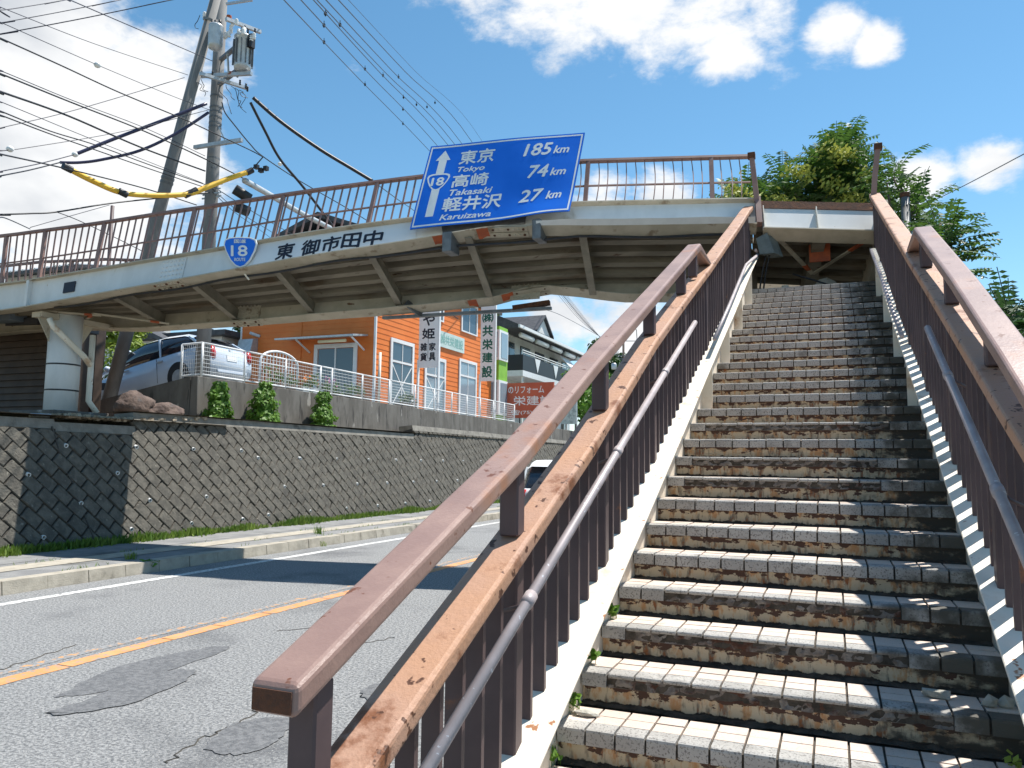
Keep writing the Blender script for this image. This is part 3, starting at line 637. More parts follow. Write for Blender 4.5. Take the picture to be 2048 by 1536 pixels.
def xs(a, b, st=.45): k = max(1, int(abs(b-a)/st)); return [a+(b-a)*i/k for i in range(k+1)]
def ext(prof, x0, x1, bt=None):   # closed profile [(a, h)] extruded along the span; bt lifts points with h<-.2
    mb = MB(); mb.loft([[bp(X, a, h+(lerp_tab(bt, X) if bt and h < -.2 else 0)) for a, h in prof] for X in xs(x0, x1, .25)]); return mb
br = thing('footbridge', (-13.6, 10.8, 2.3), 'wrecked white steel footbridge buckled and lifted over the road', 'footbridge')
GH = -.545
for nm, a0, sg, bt, lab in (('near', 0., -1, bump, 'white face girder with kinked bottom flange'), ('far', WB, 1, bumpf, 'shaded rear girder')):
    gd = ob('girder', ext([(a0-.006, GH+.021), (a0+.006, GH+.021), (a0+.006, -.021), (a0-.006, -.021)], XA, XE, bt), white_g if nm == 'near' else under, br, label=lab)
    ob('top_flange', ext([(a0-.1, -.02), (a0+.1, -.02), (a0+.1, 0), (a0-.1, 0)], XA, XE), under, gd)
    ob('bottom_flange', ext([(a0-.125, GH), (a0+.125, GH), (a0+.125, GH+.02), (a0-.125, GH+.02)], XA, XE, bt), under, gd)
    for X in [x for x in (-17.2, -15.1, -12.95) if nm == 'near'][:0]: pass
    # splice plates with bolts
    for X in ((-10.75,) if nm == 'near' else (-10.2, -4.75)):
        b = MB(); s_ = -1 if nm == 'near' else -1
        q = a0+s_*.012
        b.hexa([bp(X-.26, q-.012, GH+.04), bp(X+.26, q-.012, GH+.04), bp(X+.26, q, GH+.04), bp(X-.26, q, GH+.04), bp(X-.26, q-.012, -.05), bp(X+.26, q-.012, -.05), bp(X+.26, q, -.05), bp(X-.26, q, -.05)])
        sp = ob('splice_plate', b, white_g if nm == 'near' else under, gd)
        for ii in range(6):
            for jj in range(5):
                p = bp(X-.2+.08*ii, q-.012, GH+.09+.09*jj); _, c, n = fr(X); b = MB(); b.lathe(p, [(.019, 0), (.019, .014), (.008, .019)], 6, -c); ob('bolt', b, white_g if nm == 'near' else under, sp)
    for X in ((-10.75, -4.7) if nm == 'near' else (-10.2, -4.65)):
        for sgn in (-1, 1):
            h_ = lerp_tab(bt, X)
            b = MB(); b.hexa([bp(X-.3, a0+sgn*.065-.055, GH-.014+lerp_tab(bt, X-.3)), bp(X+.3, a0+sgn*.065-.055, GH-.014+lerp_tab(bt, X+.3)), bp(X+.3, a0+sgn*.065+.055, GH-.014+lerp_tab(bt, X+.3)), bp(X-.3, a0+sgn*.065+.055, GH-.014+lerp_tab(bt, X-.3)),
                              bp(X-.3, a0+sgn*.065-.055, GH-.002+lerp_tab(bt, X-.3)), bp(X+.3, a0+sgn*.065-.055, GH-.002+lerp_tab(bt, X+.3)), bp(X+.3, a0+sgn*.065+.055, GH-.002+lerp_tab(bt, X+.3)), bp(X-.3, a0+sgn*.065+.055, GH-.002+lerp_tab(bt, X-.3))])
            sp = ob('flange_plate', b, under, gd)
            for ii in range(7):
                xx = X-.24+.08*ii; p = bp(xx, a0+sgn*.065, GH-.014+lerp_tab(bt, xx)); _, c, n = fr(X); b = MB(); b.lathe(p, [(.022, 0), (.022, .016), (.01, .022)], 6, -n); ob('bolt', b, under if ii % 3 else rust, sp)
    # scraped red primer on the struck flanges
    for X, l, w_ in (((-5.9, .3, .2), (-5.2, .22, .22)) if nm == 'near' else ((-5.75, .16, .2), (-5.15, .2, .2))):
        b = MB(); r0 = []; r1 = []
        for k in range(9): xx = X+l*k/8; r0.append(bp(xx, a0-.12+.03*noise.noise(V((xx*9, 1, a0))), GH-.003+lerp_tab(bt, xx))); r1.append(bp(xx, a0-.12+w_+.05*noise.noise(V((xx*9, 5, a0))), GH-.003+lerp_tab(bt, xx)))
        b.loft([r0, r1], closed=False, cap=False); ob('scraped_patch', b, rustred, gd)
# bottom flange outer edge folded up and catching the sun
b = MB(); X0f, X1f = -4.25, -1.05; r = [[], [], []]
for X in xs(X0f, X1f, .15):
    k = min(1, (X-X0f)/.5); h_ = GH+lerp_tab(bump, X)
    r[0].append(bp(X, -.126, h_+.002)); r[1].append(bp(X, -.19-.05*k, h_+.03+.02*noise.noise(V((X*2, 0, 0))))); r[2].append(bp(X, -.10, h_+.075+.03*k))
b.loft(r, closed=False, cap=False); ob('folded_flange_edge', b, white, br)
# deck: corrugated pan seen from below and walking surface
pan = []; na = 6; wv = (WB-.03)/na
for k in range(na):
    a = .015+k*wv; pan += [(a, -.235), (a+wv*.40, -.235), (a+wv*.5, -.08), (a+wv*.9, -.08)]
pan.append((.015+na*wv, -.235))
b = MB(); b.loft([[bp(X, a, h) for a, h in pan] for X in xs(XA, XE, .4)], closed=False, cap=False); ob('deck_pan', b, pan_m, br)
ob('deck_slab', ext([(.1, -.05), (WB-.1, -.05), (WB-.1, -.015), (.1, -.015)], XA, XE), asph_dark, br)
# crossbeams
for X in [onN(px, py).x for px, py in ((215, 602), (378, 580), (548, 554), (742, 530), (942, 505), (1166, 495))]+[-16.6]:
    cb = thing_b = MB()
    P = lambda a, h, dx=0: bp(X, a, h)+DX*dx
    for (w0, h0, h1) in ((.01, -.47, -.245), (.12, -.487, -.47)):
        cb.hexa([P(.012, h0, -w0/2), P(WB-.012, h0, -w0/2), P(WB-.012, h0, w0/2), P(.012, h0, w0/2), P(.012, h1, -w0/2), P(WB-.012, h1, -w0/2), P(WB-.012, h1, w0/2), P(.012, h1, w0/2)])
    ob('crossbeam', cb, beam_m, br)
# black cable slung under the near girder
b = MB(); b.tube([bp(X, .1, GH-.03+.02*math.sin(X*3.1)) for X in xs(-13.4, -1.2, .3)], .02, 8); ob('cable', b, cable_m, br, smooth=True)
# deck railings
def deck_rail(a0, x0, x1, posts, hgt, lab, wavy=None, nb=.145):
    rl = tag(ob('railing', (lambda mb: mb.loft([[bp(X, a0-.035, hgt-.045), bp(X, a0+.035, hgt-.045), bp(X, a0+.035, hgt), bp(X, a0-.035, hgt)] for X in xs(x0, x1, .5)]))(MB()), brown_b, br), label=lab)
    b = MB(); b.loft([[bp(X, a0-.012, hgt*.42-.012), bp(X, a0+.012, hgt*.42-.012), bp(X, a0+.012, hgt*.42+.012), bp(X, a0-.012, hgt*.42+.012)] for X in xs(x0, x1, .4)]); ob('mid_rail', b, brown_b, rl)
    for X in posts:
        b = MB(); d = V((.035, 0, 0)); b.hexa([bp(X, a0-.03, 0)-d, bp(X, a0-.03, 0)+d, bp(X, a0+.03, 0)+d, bp(X, a0+.03, 0)-d, bp(X, a0-.03, hgt-.047)-d, bp(X, a0-.03, hgt-.047)+d, bp(X, a0+.03, hgt-.047)+d, bp(X, a0+.03, hgt-.047)-d]); ob('post', b, brown_b, rl)
    X = x0+.1
    while X < x1-.05:
        if min(abs(X-p) for p in posts) > .07:
            wv_ = wavy and X > wavy; pts = []
            for k in range(7 if wv_ else 2):
                t = k/(6 if wv_ else 1); p = bp(X, a0, t*(hgt-.046))
                if wv_: p += DX*(.03*math.sin(t*3.1)*(1 if int(X*7) % 2 else .6))-PP*.02*math.sin(t*6.2)
                pts.append(p)
            b = MB()
            if wv_: b.loft([[p+DX*s*.008+PP*t*.004 for s, t in ((-1, -1), (1, -1), (1, 1), (-1, 1))] for p in pts])
            else: b.bar(pts[0], pts[1], .03, .012, PP)
            ob('baluster', b, brown_b, rl)
        X += nb
px_posts = [onN(px, py).x for px, py in ((3, 569), (78, 560), (190, 541), (368, 512), (545, 482), (735, 453), (925, 431), (1170, 410), (1425, 406))]
deck_rail(.0, XA, -1.06, px_posts, 1.0, 'brown near railing with bent balusters', wavy=-4.2)
deck_rail(WB, XA, -1.06, [-18.5+1.9*k for k in range(10)], 1.0, 'brown rear railing', nb=.29)
# end posts, wrenched out of line
for pts, w_ in (([(1514, 404), (1509, 360), (1503, 310)], .075), ([(1746, 412), (1750, 350), (1756, 292)], .075)):
    ps = [onY(px, py, 12.12) for px, py in pts]; b = MB(); b.loft([[p+V((s*w_/2, t*w_/2, 0)) for s, t in ((-1, -1), (1, -1), (1, 1), (-1, 1))] for p in ps]); e = ob('end_post', b, brown_b, br)
    p = ps[-1]; b = MB(); b.box(p.x-.055, p.x+.055, p.y-.055, p.y+.055, p.z-.06, p.z+.03); ob('post_cap', b, rust, e, bevel=.006)
# the landing piece: front beam over the stair head, deck pan, bracing and torn plate
LX0, LX1 = -.93, .72
def lp(X, a, h): return bp(X, a, h)
lb = ob('landing_beam', ext([(-.006, -.58), (.006, -.58), (.006, -.135), (-.006, -.135)], LX0, LX1), white_g, br)
ob('bottom_flange', ext([(-.10, -.60), (.2, -.60), (.2, -.581), (-.10, -.581)], LX0, LX1), under, lb)
ob('kick_plate', ext([(-.02, -.134), (.02, -.134), (.02, .012), (-.02, .012)], LX0, LX1), rust, lb)
for X in (LX0+.02, (LX0+LX1)/2-.06, LX1-.02):
    b = MB(); b.hexa([bp(X-.006, -.085, -.58), bp(X+.006, -.085, -.58), bp(X+.006, -.007, -.58), bp(X-.006, -.007, -.58), bp(X-.006, -.085, -.14), bp(X+.006, -.085, -.14), bp(X+.006, -.007, -.14), bp(X-.006, -.007, -.14)]); ob('stiffener', b, cream, lb)
b = MB(); b.hexa([bp(-1.02, -.11, -.5), bp(-.94, -.11, -.5), bp(-.94, -.0, -.5), bp(-1.02, 0, -.5), bp(-1.02, -.11, .02), bp(-.94, -.11, .02), bp(-.94, 0, .02), bp(-1.02, 0, .02)]); ob('end_plate', b, brown_b, lb)
ob('rear_girder', ext([(WB, -.56), (WB+.02, -.56), (WB+.02, 0), (WB, 0)], LX0-.08, LX1), under, br)
b = MB(); b.loft([[bp(X, a, h) for a, h in pan] for X in xs(LX0-.08, LX1, .4)], closed=False, cap=False); ob('deck_pan', b, pan_m, br)
ob('side_beam', (lambda mb: mb.hexa([bp(LX1, -.1, -.52), bp(LX1+.1, -.1, -.52), bp(LX1+.1, WB, -.52), bp(LX1, WB, -.52), bp(LX1, -.1, 0), bp(LX1+.1, -.1, 0), bp(LX1+.1, WB, 0), bp(LX1, WB, 0)]))(MB()), under, br)
xm = (LX0+LX1)/2
for xa, red in ((LX0+.15, 0), (LX1-.1, 1)):
    b = MB(); b.bar(bp(xa, .12, -.5), bp(xm, WB*.62, -.5), .07, .02, (0, 0, 1)); o = ob('diagonal_brace', b, under, br)
    b = MB(); p0, p1 = bp(xa, .12, -.5), bp(xm, WB*.62, -.5); b.bar(p0.lerp(p1, .02 if red else .78), p0.lerp(p1, .38 if red else .9), .074, .024, (0, 0, 1)); ob('scraped_patch', b, rustred, o)
b = MB(); b.hexa([bp(xm-.09, .2, -.5), bp(xm+.09, .2, -.5), bp(xm+.09, WB, -.5), bp(xm-.09, WB, -.5), bp(xm-.09, .2, -.2), bp(xm+.09, .2, -.2), bp(xm+.09, WB, -.2), bp(xm-.09, WB, -.2)]); ob('centre_bracket', b, pan_m, br)
b = MB(); b.box(xm-.16, xm+.14, 12.62, 12.66, 4.68, 4.95); ob('gusset_plate', b, rustred, br)
# torn sheet hanging behind the top step
b = MB(); rows = []
for k in range(9):
    x = -.62+k*.12; rows.append([(x, 12.55+.05*noise.noise(V((k, 1, 1))), 4.03), (x, 12.6+.06*noise.noise(V((k*.8, 3, 1))), 4.1+.22*math.exp(-((k-4.5)/2.2)**2)), (x, 12.72, 4.16+.30*math.exp(-((k-4.8)/1.8)**2)+.03*noise.noise(V((k*.9, 7, 1))))])
b.loft(rows, closed=False, cap=False); ob('torn_sheet', b, under, br)
b = MB(); b.lathe((-.62, 12.5, 4.0), [(.05, 0), (.05, .28), (.055, .28), (.055, .31)], 12); ob('pipe_stub', b, cream, br, smooth=False)
b = MB(); b.tube(smoothpts([(-.5, 12.35, 4.45), (-.2, 12.3, 4.32), (.1, 12.3, 4.2), (.35, 12.35, 4.17)], 5), .014, 6); ob('hanging_cable', b, cable_m, br, smooth=True)
# dark recess: tower wall painted dark as shade, side walls added to darken it
b = MB(); b.box(-1.0, .72, 13.9, 14.0, 0, 4.25); ob('tower_wall', b, pan_m, br)
for x0_, x1_ in ((-1.19, -1.12), (.70, .76)): b = MB(); b.box(x0_, x1_, 12.3, 14.0, 0, 5.0); ob('shade_side', b, pan_m, br)
for x, y in ((-1.02, 13.5), (.72, 13.5)):
    b = MB(); b.lathe((x, y, 0), [(.2, 0), (.2, 4.4)], 16); ob('tower_column', b, under, br, smooth=True)
# junction box hanging at the stair head
jb = thing('junction_box', (-.86, 12.0, 4.7), 'dented grey steel box hanging beside the torn landing beam', 'junction box')
cs = [onY(px, py, 11.95) for px, py in ((1513, 478), (1534, 467), (1548, 505), (1520, 508))]
b = MB(); b.prism(cs, (.12, .24, -.02)); ob('box_body', b, box_m, jb, bevel=.006)
b = MB(); b.prism([p+V((0, -.012, 0))+(p-sum(cs, V())/4)*.06 for p in cs], (0, .011, 0)); ob('lid', b, box_m, jb)
for s_ in (0, .05): b = MB(); b.tube(smoothpts([cs[3]+V((.08+s_, .1, 0)), cs[3]+V((.02+s_, .12, -.25)), cs[3]+V((-.02+s_, .14, -.6)), cs[3]+V((.1, .2, -.85))], 5), .013, 6); ob('conduit', b, cable_m, jb, smooth=True)
# pier at the far bank
PC = onX(122, 800, -13.85); PC.z = 2.3
col = MB(); col.lathe(PC, [(.295, -.2), (.295, 2.0)], 28); cl = ob('pier_column', col, white_g, br, smooth=True)
for h in (.52, 1.02): b = MB(); b.lathe(PC+V((0, 0, h)), [(.301, 0), (.301, .03)], 28); ob('black_band', b, black_m, cl, smooth=False)
b = MB(); b.hexa([PC+V((-.14, -.62, 1.88)), PC+V((.14, -.62, 1.88)), PC+V((.14, 1.1, 1.88)), PC+V((-.14, 1.1, 1.88)), PC+V((-.14, -.62, 1.98)), PC+V((.14, -.62, 1.98)), PC+V((.14, 1.1, 1.98)), PC+V((-.14, 1.1, 1.98))]); ob('pier_cap', b, under, cl)
for s_ in (-1, 1):
    b = MB(); b.prism([PC+V((-.01, s_*.34, 1.45)), PC+V((-.01, s_*.34, 1.88)), PC+V((-.01, s_*.6, 1.88))], (.02, 0, 0)); ob('cap_gusset', b, under, cl)
b = MB(); b.box(PC.x-.6, PC.x+.6, PC.y-.6, PC.y+.6, 2.1, 2.42); ob('footing', b, conc_dk, cl, bevel=.01)
# drain pipes on the pier
b = MB(); q = PC; b.tube([q+V((.25, -.55, 1.85)), q+V((.3, -.5, 1.7)), q+V((.42, .1, 1.2)), q+V((.42, .25, 1.05))], .055, 12); ob('drain_pipe', b, cream, cl, smooth=True)
b = MB(); b.tube([q+V((.40, .28, 1.65)), q+V((.40, .28, .35)), q+V((.48, .42, .12))], .055, 12); ob('drain_pipe', b, cream, cl, smooth=True)
b = MB(); b.tube([q+V((.5, .45, .1)), q+V((.54, .5, -.02)), q+V((.75, -.2, .0)), q+V((.9, -1.25, -.04))], .05, 12); ob('drain_pipe', b, galv, cl, smooth=True)
# knee braces beside the pier
for pts, red in (([bp(-14.3, WB*.9, -.5), bp(-13.1, WB*.45, -.5), bp(-11.9, WB*.9, -.52)], 1), ([bp(-14.0, .2, -.52), bp(-13.0, WB*.5, -.52)], 1)):
    for p0, p1 in zip(pts, pts[1:]): b = MB(); b.bar(p0, p1, .06, .03); o = ob('bracing', b, under, br); b = MB(); b.bar(p0.lerp(p1, .75), p0.lerp(p1, .87), .065, .034); ob('scraped_patch', b, rustred, o)
# small dark nameplate on the near girder
b = MB(); X = onN(143, 579).x; b.hexa([bp(X-.13, -.03, -.36), bp(X+.13, -.03, -.36), bp(X+.13, -.007, -.36), bp(X-.13, -.007, -.36), bp(X-.13, -.03, -.16), bp(X+.13, -.03, -.16), bp(X+.13, -.007, -.16), bp(X-.13, -.007, -.16)]); ob('nameplate', b, ink, br)
X = onN(62, 590).x; b = MB(); b.hexa([bp(X-.03, -.1, GH+.02), bp(X+.03, -.1, GH+.02), bp(X+.03, -.007, GH+.02), bp(X-.03, -.007, GH+.02), bp(X-.03, -.1, -.02), bp(X+.03, -.1, -.02), bp(X+.03, -.007, -.02), bp(X-.03, -.007, -.02)]); ob('stiffener', b, white_g, br)
# sign brackets under the struck flange
for px, py, d in ((905, 495, .16), (1082, 470, .14), (800, 0, 0)):
    if d:
        p = onN(px, py, -.12); b = MB(); b.box(p.x-d/2, p.x+d/2, p.y-.22, p.y+.1, p.z-.12, p.z+.2); ob('sign_bracket', b, steel, br, bevel=.01)
b = MB(); b.hexa([bp(-5.75, -.05, -.42), bp(-4.45, -.05, -.33), bp(-4.45, -.02, -.33), bp(-5.75, -.02, -.42), bp(-5.8, -.05, -.24), bp(-4.45, -.05, -.2), bp(-4.45, -.02, -.2), bp(-5.8, -.02, -.24)]); ob('crumpled_web', b, steel, br)
p0, p1 = bp(-7.4, WB+.15, GH-.03), bp(-4.3, WB+.15, GH-.06)
b = MB(); b.bar(p0, p1, .1, .05); ob('rear_sign_bar', b, steel, br); b = MB(); b.bar(p0.lerp(p1, .78)+V((0, 0, .04)), p0.lerp(p1, .99)+V((0, 0, .1)), .14, .08); ob('rear_sign_bar', b, rust, br)
b = MB(); b.bar(bp(-6.9, WB-.1, GH+.1), bp(-6.65, WB+.12, GH-.05), .16, .03, (1, 0, 0)); ob('rear_sign_bracket', b, steel, br)

# ------------------------------------------------------------------ signs on the bridge
cq = [onN(862, 293, .16), onN(1170, 265, .16), onN(1140, 428, -.34), onN(820, 460, -.34)]      # tl tr br bl
def sgmap(off):
    nrm = (cq[1]-cq[0]).cross(cq[3]-cq[0]).normalized()
    if nrm.y > 0: nrm = -nrm
    def f(u, v):      # u right 0..308, v up 0..170 on the panel
        a, c = u/308, v/170; p = cq[3].lerp(cq[2], a).lerp(cq[0].lerp(cq[1], a), c)
        bend = .09*math.exp(-((a-.85)/.22)**2-((c+.05)/.2)**2)+.012*math.sin(a*7+c*4)
        return p+nrm*(off+bend)
    return f
ds = thing('direction_sign', cq[3], 'tilted blue road distance sign fixed to the buckled girder', 'road sign')
def grid(f, u0, u1, v0, v1, nu, nv):
    b = MB(); b.loft([[f(u0+(u1-u0)*i/nu, v0+(v1-v0)*j/nv) for i in range(nu+1)] for j in range(nv+1)], closed=False, cap=False); return b
ob('back_plate', grid(sgmap(0), 0, 308, 0, 170, 40, 20), steel, ds, smooth=True)
ob('panel', grid(sgmap(.012), 0, 308, 0, 170, 40, 20), sign_blue, ds, smooth=True)
b = MB()
for (u0, u1, v0, v1, nu, nv) in ((3, 305, 164, 167, 40, 1), (3, 305, 3, 6, 40, 1), (3, 6, 6, 164, 1, 20), (302, 305, 6, 164, 1, 20)):
    b = grid(sgmap(.0145), u0, u1, v0, v1, nu, nv); ob('border_line', b, sign_white, ds, smooth=True)
f = sgmap(.0145)
def polymap(name, pts, m_, par, ff, close=True):
    b = MB(); b.poly([ff(*p) for p in pts]); me = b.mesh(name); bm = bmesh.new(); bm.from_mesh(me); bmesh.ops.triangulate(bm, faces=bm.faces); bm.to_mesh(me); bm.free(); return ob(name, me, m_, par)
polymap('arrow', [(25, 21), (41, 21), (41, 76), (25, 76)], sign_white, ds, f)
polymap('arrow', [(25, 107), (41, 107), (41, 137), (48, 137), (33, 158), (18, 137), (25, 137)], sign_white, ds, f)
def shield(cx, cy, w, h):
    base = [(-.5, .28), (-.46, .42), (-.3, .49), (0, .5), (.3, .49), (.46, .42), (.5, .28), (.44, .05), (.3, -.25), (.14, -.44), (0, -.5), (-.14, -.44), (-.3, -.25), (-.44, .05)]
    return [(cx+x*w, cy+y*h) for x, y in base]
so_, si_ = shield(33, 91, 46, 36), shield(33, 91, 39, 30)
b = MB(); n_ = len(so_)
for k in range(n_): j = (k+1) % n_; b.quad(f(*so_[k]), f(*so_[j]), f(*si_[j]), f(*si_[k]))
ob('route_shield_outline', b, sign_white, ds)
lettering('numerals', '18', 10, f, sign_white, ds, .05, fit=(21, 84, 45, 100))
for s_, u0, v0, u1, v1, bd, sh in (('東京', 67, 125, 136, 153, .18, 0), ('Tokyo', 68, 106, 122, 119, .3, .2), ('高崎', 63, 77, 134, 103, .18, 0), ('Takasaki', 63, 60, 147, 72, .3, .2), ('軽井沢', 56, 28, 170, 56, .18, 0), ('Karuizawa', 56, 11, 155, 22, .3, .2),
                                   ('185', 196, 128, 249, 153, .2, .15), ('km', 254, 129, 283, 145, .3, .2), ('74', 213, 81, 250, 106, .2, .15), ('km', 256, 82, 285, 97, .3, .2), ('27', 205, 32, 249, 56, .2, .15), ('km', 257, 33, 285, 49, .3, .2)):
    lettering('lettering', s_, 10, f, sign_white, ds, .026 if s_[0] > 'z' else .035, sh, fit=(u0, v0, u1, v1))
# route shield on the girder
rs = thing('route_sign', onN(480, 530, -.16), 'blue inverted-triangle route marker 18 on the girder face', 'road sign')
rc = [onN(447, 474, -.12), onN(514, 474, -.12), onN(514, 536, -.17), onN(447, 536, -.17)]
def rmap(off):
    nr = V((0, -1, 0))
    return lambda u, v: rc[3].lerp(rc[2], u).lerp(rc[0].lerp(rc[1], u), v)+nr*off
b = MB(); b.prism([rmap(-.02)(*p) for p in shield(.5, .5, 1, 1)], (0, -.02, 0)); ob('back_plate', b, sign_white, rs, bevel=.003)
polymap('panel', shield(.5, .505, .92, .91), sign_blue, rs, rmap(.004))
f2 = rmap(.007)
for s_, r_ in (('国道', (.33, .80, .68, .92)), ('18', (.24, .38, .72, .72)), ('ROUTE', (.34, .22, .66, .32))): lettering('lettering', s_, 1, f2, sign_white, rs, .03, fit=r_)
b = MB(); p = onN(487, 545, -.1); b.bar(p, p+V((.08, .05, -.12)), .05, .03); ob('bracket', b, cream, rs)
# town name banner on the girder face
xb0, xb1 = onN(516, 515).x, onN(838, 470).x
bn_ = thing('name_banner', bp(xb0, 0, -.5), 'white banner with black town name characters along the girder', 'banner')
def bmap(off):
    def ff(u, v):
        X = xb0+(xb1-xb0)*u; return bp(X, -.008-off-.012*max(0, math.sin(u*9))*(1-v), GH+.03+v*.47+(.05*max(0, math.exp(-((u-.55)/.06)**2))*(1-v)))
    return ff
ob('cloth', grid(bmap(.004), 0, 1, 0, 1, 60, 6), ban_white, bn_, smooth=True)
cx = [onN(px, py).x for px, py in ((577, 505), (627, 500), (668, 495), (708, 490), (752, 485))]
for ch, x in zip('東御市田中', cx):
    u = (x-xb0)/(xb1-xb0); hw = .055; lettering('lettering', ch, 1, bmap(.008), ink, bn_, .03, fit=(u-hw, .17, u+hw, .83))
# ------------------------------------------------------------------ utility poles
def lerpP(a, b, t): return V(a)+(V(b)-V(a))*t
P2b = onX(404, 748, -14.05); P2b.z = 3.3
P2t = V((P2b.x, P2b.y, 18.2))
DP = (P2b-EYE).dot(CF)
up_ = thing('utility_pole', P2b, 'upright concrete utility pole carrying transformers and crossarms', 'utility pole')
def p2z(px, py):    # point on the pole's depth
    return atD(px, py, DP)
b = MB(); b.tube([P2b-V((0, 0, .6)), P2b+V((0, 0, 5)), P2t], [.175, .155, .115], 20); ob('shaft', b, pole_m, up_, smooth=True)
for py in (166, 190, 200, 212, 224, 233, 300, 352, 372, 392):
    c = p2z(432, py); c = V((P2b.x, P2b.y, c.z)); b = MB(); b.lathe(c, [(.155, -.02), (.155, .02)], 16); ob('band', b, steel, up_, smooth=False)
for k in range(16):
    z = 6.2+k*.62; s_ = 1 if k % 2 else -1; a = V((math.cos(2.2), math.sin(2.2), 0))*s_; b = MB(); b.tube([V((P2b.x, P2b.y, z))+a*.13, V((P2b.x, P2b.y, z))+a*.27], .009, 5); ob('step_bolt', b, steel, up_)
def arm(px0, py0, px1, py1, w=.075, d0=0., d1=0., nm='crossarm', m_=galv, par=None):
    p0, p1 = atD(px0, py0, DP+d0), atD(px1, py1, DP+d1); b = MB(); b.bar(p0, p1, w, w); return ob(nm, b, m_, par or up_)
arm(452, 38, 521, 64, .08, -.3, .5); arm(385, 153, 503, 147, .08, .3, -.2); arm(400, 147, 496, 177, .075, -.4, .5); arm(389, 295, 484, 280, .085, .25, -.25); arm(452, 8, 505, 0, .05, 0, .1); arm(438, 255, 453, 288, .03, -.1, -.1, 'arm_brace'); arm(455, 108, 457, 146, .035, -.1, -.1, 'arm_brace')
def insul(px, py, r=.05, h=.16, d=0., m_=sign_white, nm='insulator'):
    p = atD(px, py, DP+d); b = MB(); b.lathe(p, [(.02, -h/2), (r, -h/2+.02), (r*.6, -h/6), (r, 0), (r*.6, h/5), (r*.9, h/3), (.02, h/2)], 10); return ob(nm, b, m_, up_, smooth=True)
for px, py in ((409, 30), (465, 46), (473, 44), (462, 60), (458, 68), (462, 56), (450, 72), (478, 68), (486, 63), (503, 76), (508, 72), (475, 84), (452, 70)): insul(px, py, d=rnd(-.3, .1))
insul(458, 35, .07, .12, m_=rustred, nm='orange_marker'); insul(462, 148, .09, .1, m_=rustred, nm='orange_marker')
for px, py in ((480, 165), (492, 172), (495, 178), (404, 148), (425, 147), (475, 150), (490, 145), (484, 60), (490, 56), (496, 62), (510, 62)): insul(px, py, .028, .12, m_=black_m, nm='pin', d=rnd(-.2, .2))
# transformer with cooling fins
tp = atD(486, 108, DP-.1); pr_ = .215
b = MB(); b.lathe(tp+V((0, 0, -.42)), [(.1, 0), (.19, .03), (.2, .1), (.2, .78), (.22, .8), (.22, .84), (.05, .9)], 20); tr = ob('transformer', b, galv, up_, smooth=True)
for k in range(12):
    a = 6.2832*k/12; d = V((math.cos(a), math.sin(a), 0)); b = MB(); b.bar(tp+d*.22+V((0, 0, -.3)), tp+d*.22+V((0, 0, .3)), .012, .05, d); ob('fin', b, steel, tr)
for px, py in ((478, 66), (488, 62), (504, 78)): p = atD(px, py, DP-.1); b = MB(); b.lathe(p, [(.05, -.1), (.06, -.03), (.045, 0), (.055, .06), (.02, .1)], 10); ob('bushing', b, sign_white, tr, smooth=True)
b = MB(); b.box(tp.x+.16, tp.x+.3, tp.y-.08, tp.y+.06, tp.z+.1, tp.z+.42); ob('fuse_box', b, black_m, tr)
for z in (.28, -.36): b = MB(); b.bar(tp+V((-.1, 0, z)), V((P2b.x, P2b.y, tp.z+z)), .1, .07); ob('bracket', b, steel, tr)
# small capacitor bucket
cpz = atD(431, 76, DP-.25)
b = MB(); b.lathe(cpz+V((0, 0, -.3)), [(.05, 0), (.15, .04), (.165, .12), (.165, .56), (.17, .58), (.15, .62)], 18); cb_ = ob('capacitor', b, galv, up_, smooth=True)
for s_ in (-1, 0, 1): b = MB(); b.lathe(cpz+CR*.09*s_+V((0, 0, .3)), [(.03, 0), (.035, .08), (.02, .16)], 8); ob('bushing', b, black_m, cb_, smooth=True)
# stay pole
Sb = onY(221, 788, 14.15); St = atD(441, -40, DP-.1)
sp_ = thing('stay_pole', Sb, 'leaning concrete pole propping the upright utility pole', 'utility pole')
b = MB(); b.tube([Sb-(St-Sb)*.03, lerpP(Sb, St, .4), St], [.165, .15, .115], 20); ob('shaft', b, pole_m, sp_, smooth=True)
for t in (.30, .52, .53, .905): c = lerpP(Sb, St, t); b = MB(); b.lathe(c, [(.155, -.03), (.155, .03)], 16, St-Sb); ob('band', b, black_m if t < .5 else steel, sp_)
# tangles of thin leads at the arms
for (x0, y0, x1, y1) in ((440, 168, 460, 225), (452, 170, 470, 200), (462, 172, 480, 218), (470, 176, 486, 222), (478, 180, 492, 195), (395, 165, 412, 190), (402, 158, 415, 186), (484, 185, 490, 215), (400, 30, 392, 62)):
    d = DP+rnd(-.3, .3); pts = [atD(x0, y0, d)]
    for k in range(1, 5): pts.append(atD(x0+(x1-x0)*k/4+rnd(-7, 7), y0+(y1-y0)*k/4+rnd(-5, 5), d+rnd(-.1, .1)))
    b = MB(); b.tube(smoothpts(pts, 5), .008, 4); ob('lead', b, black_m, up_, smooth=True)
for k in range(6):
    c = P2b+V((0, 0, 0)); z = atD(420, 372, DP).z+rnd(-.25, .2); b = MB(); s_ = rnd(-.3, .3); b.bar(V((c.x-.25, c.y-.1+s_*.3, z)), V((c.x+.3, c.y-.05+s_*.3, z+rnd(-.05, .05))), .03, .03); ob('clamp', b, galv, up_)

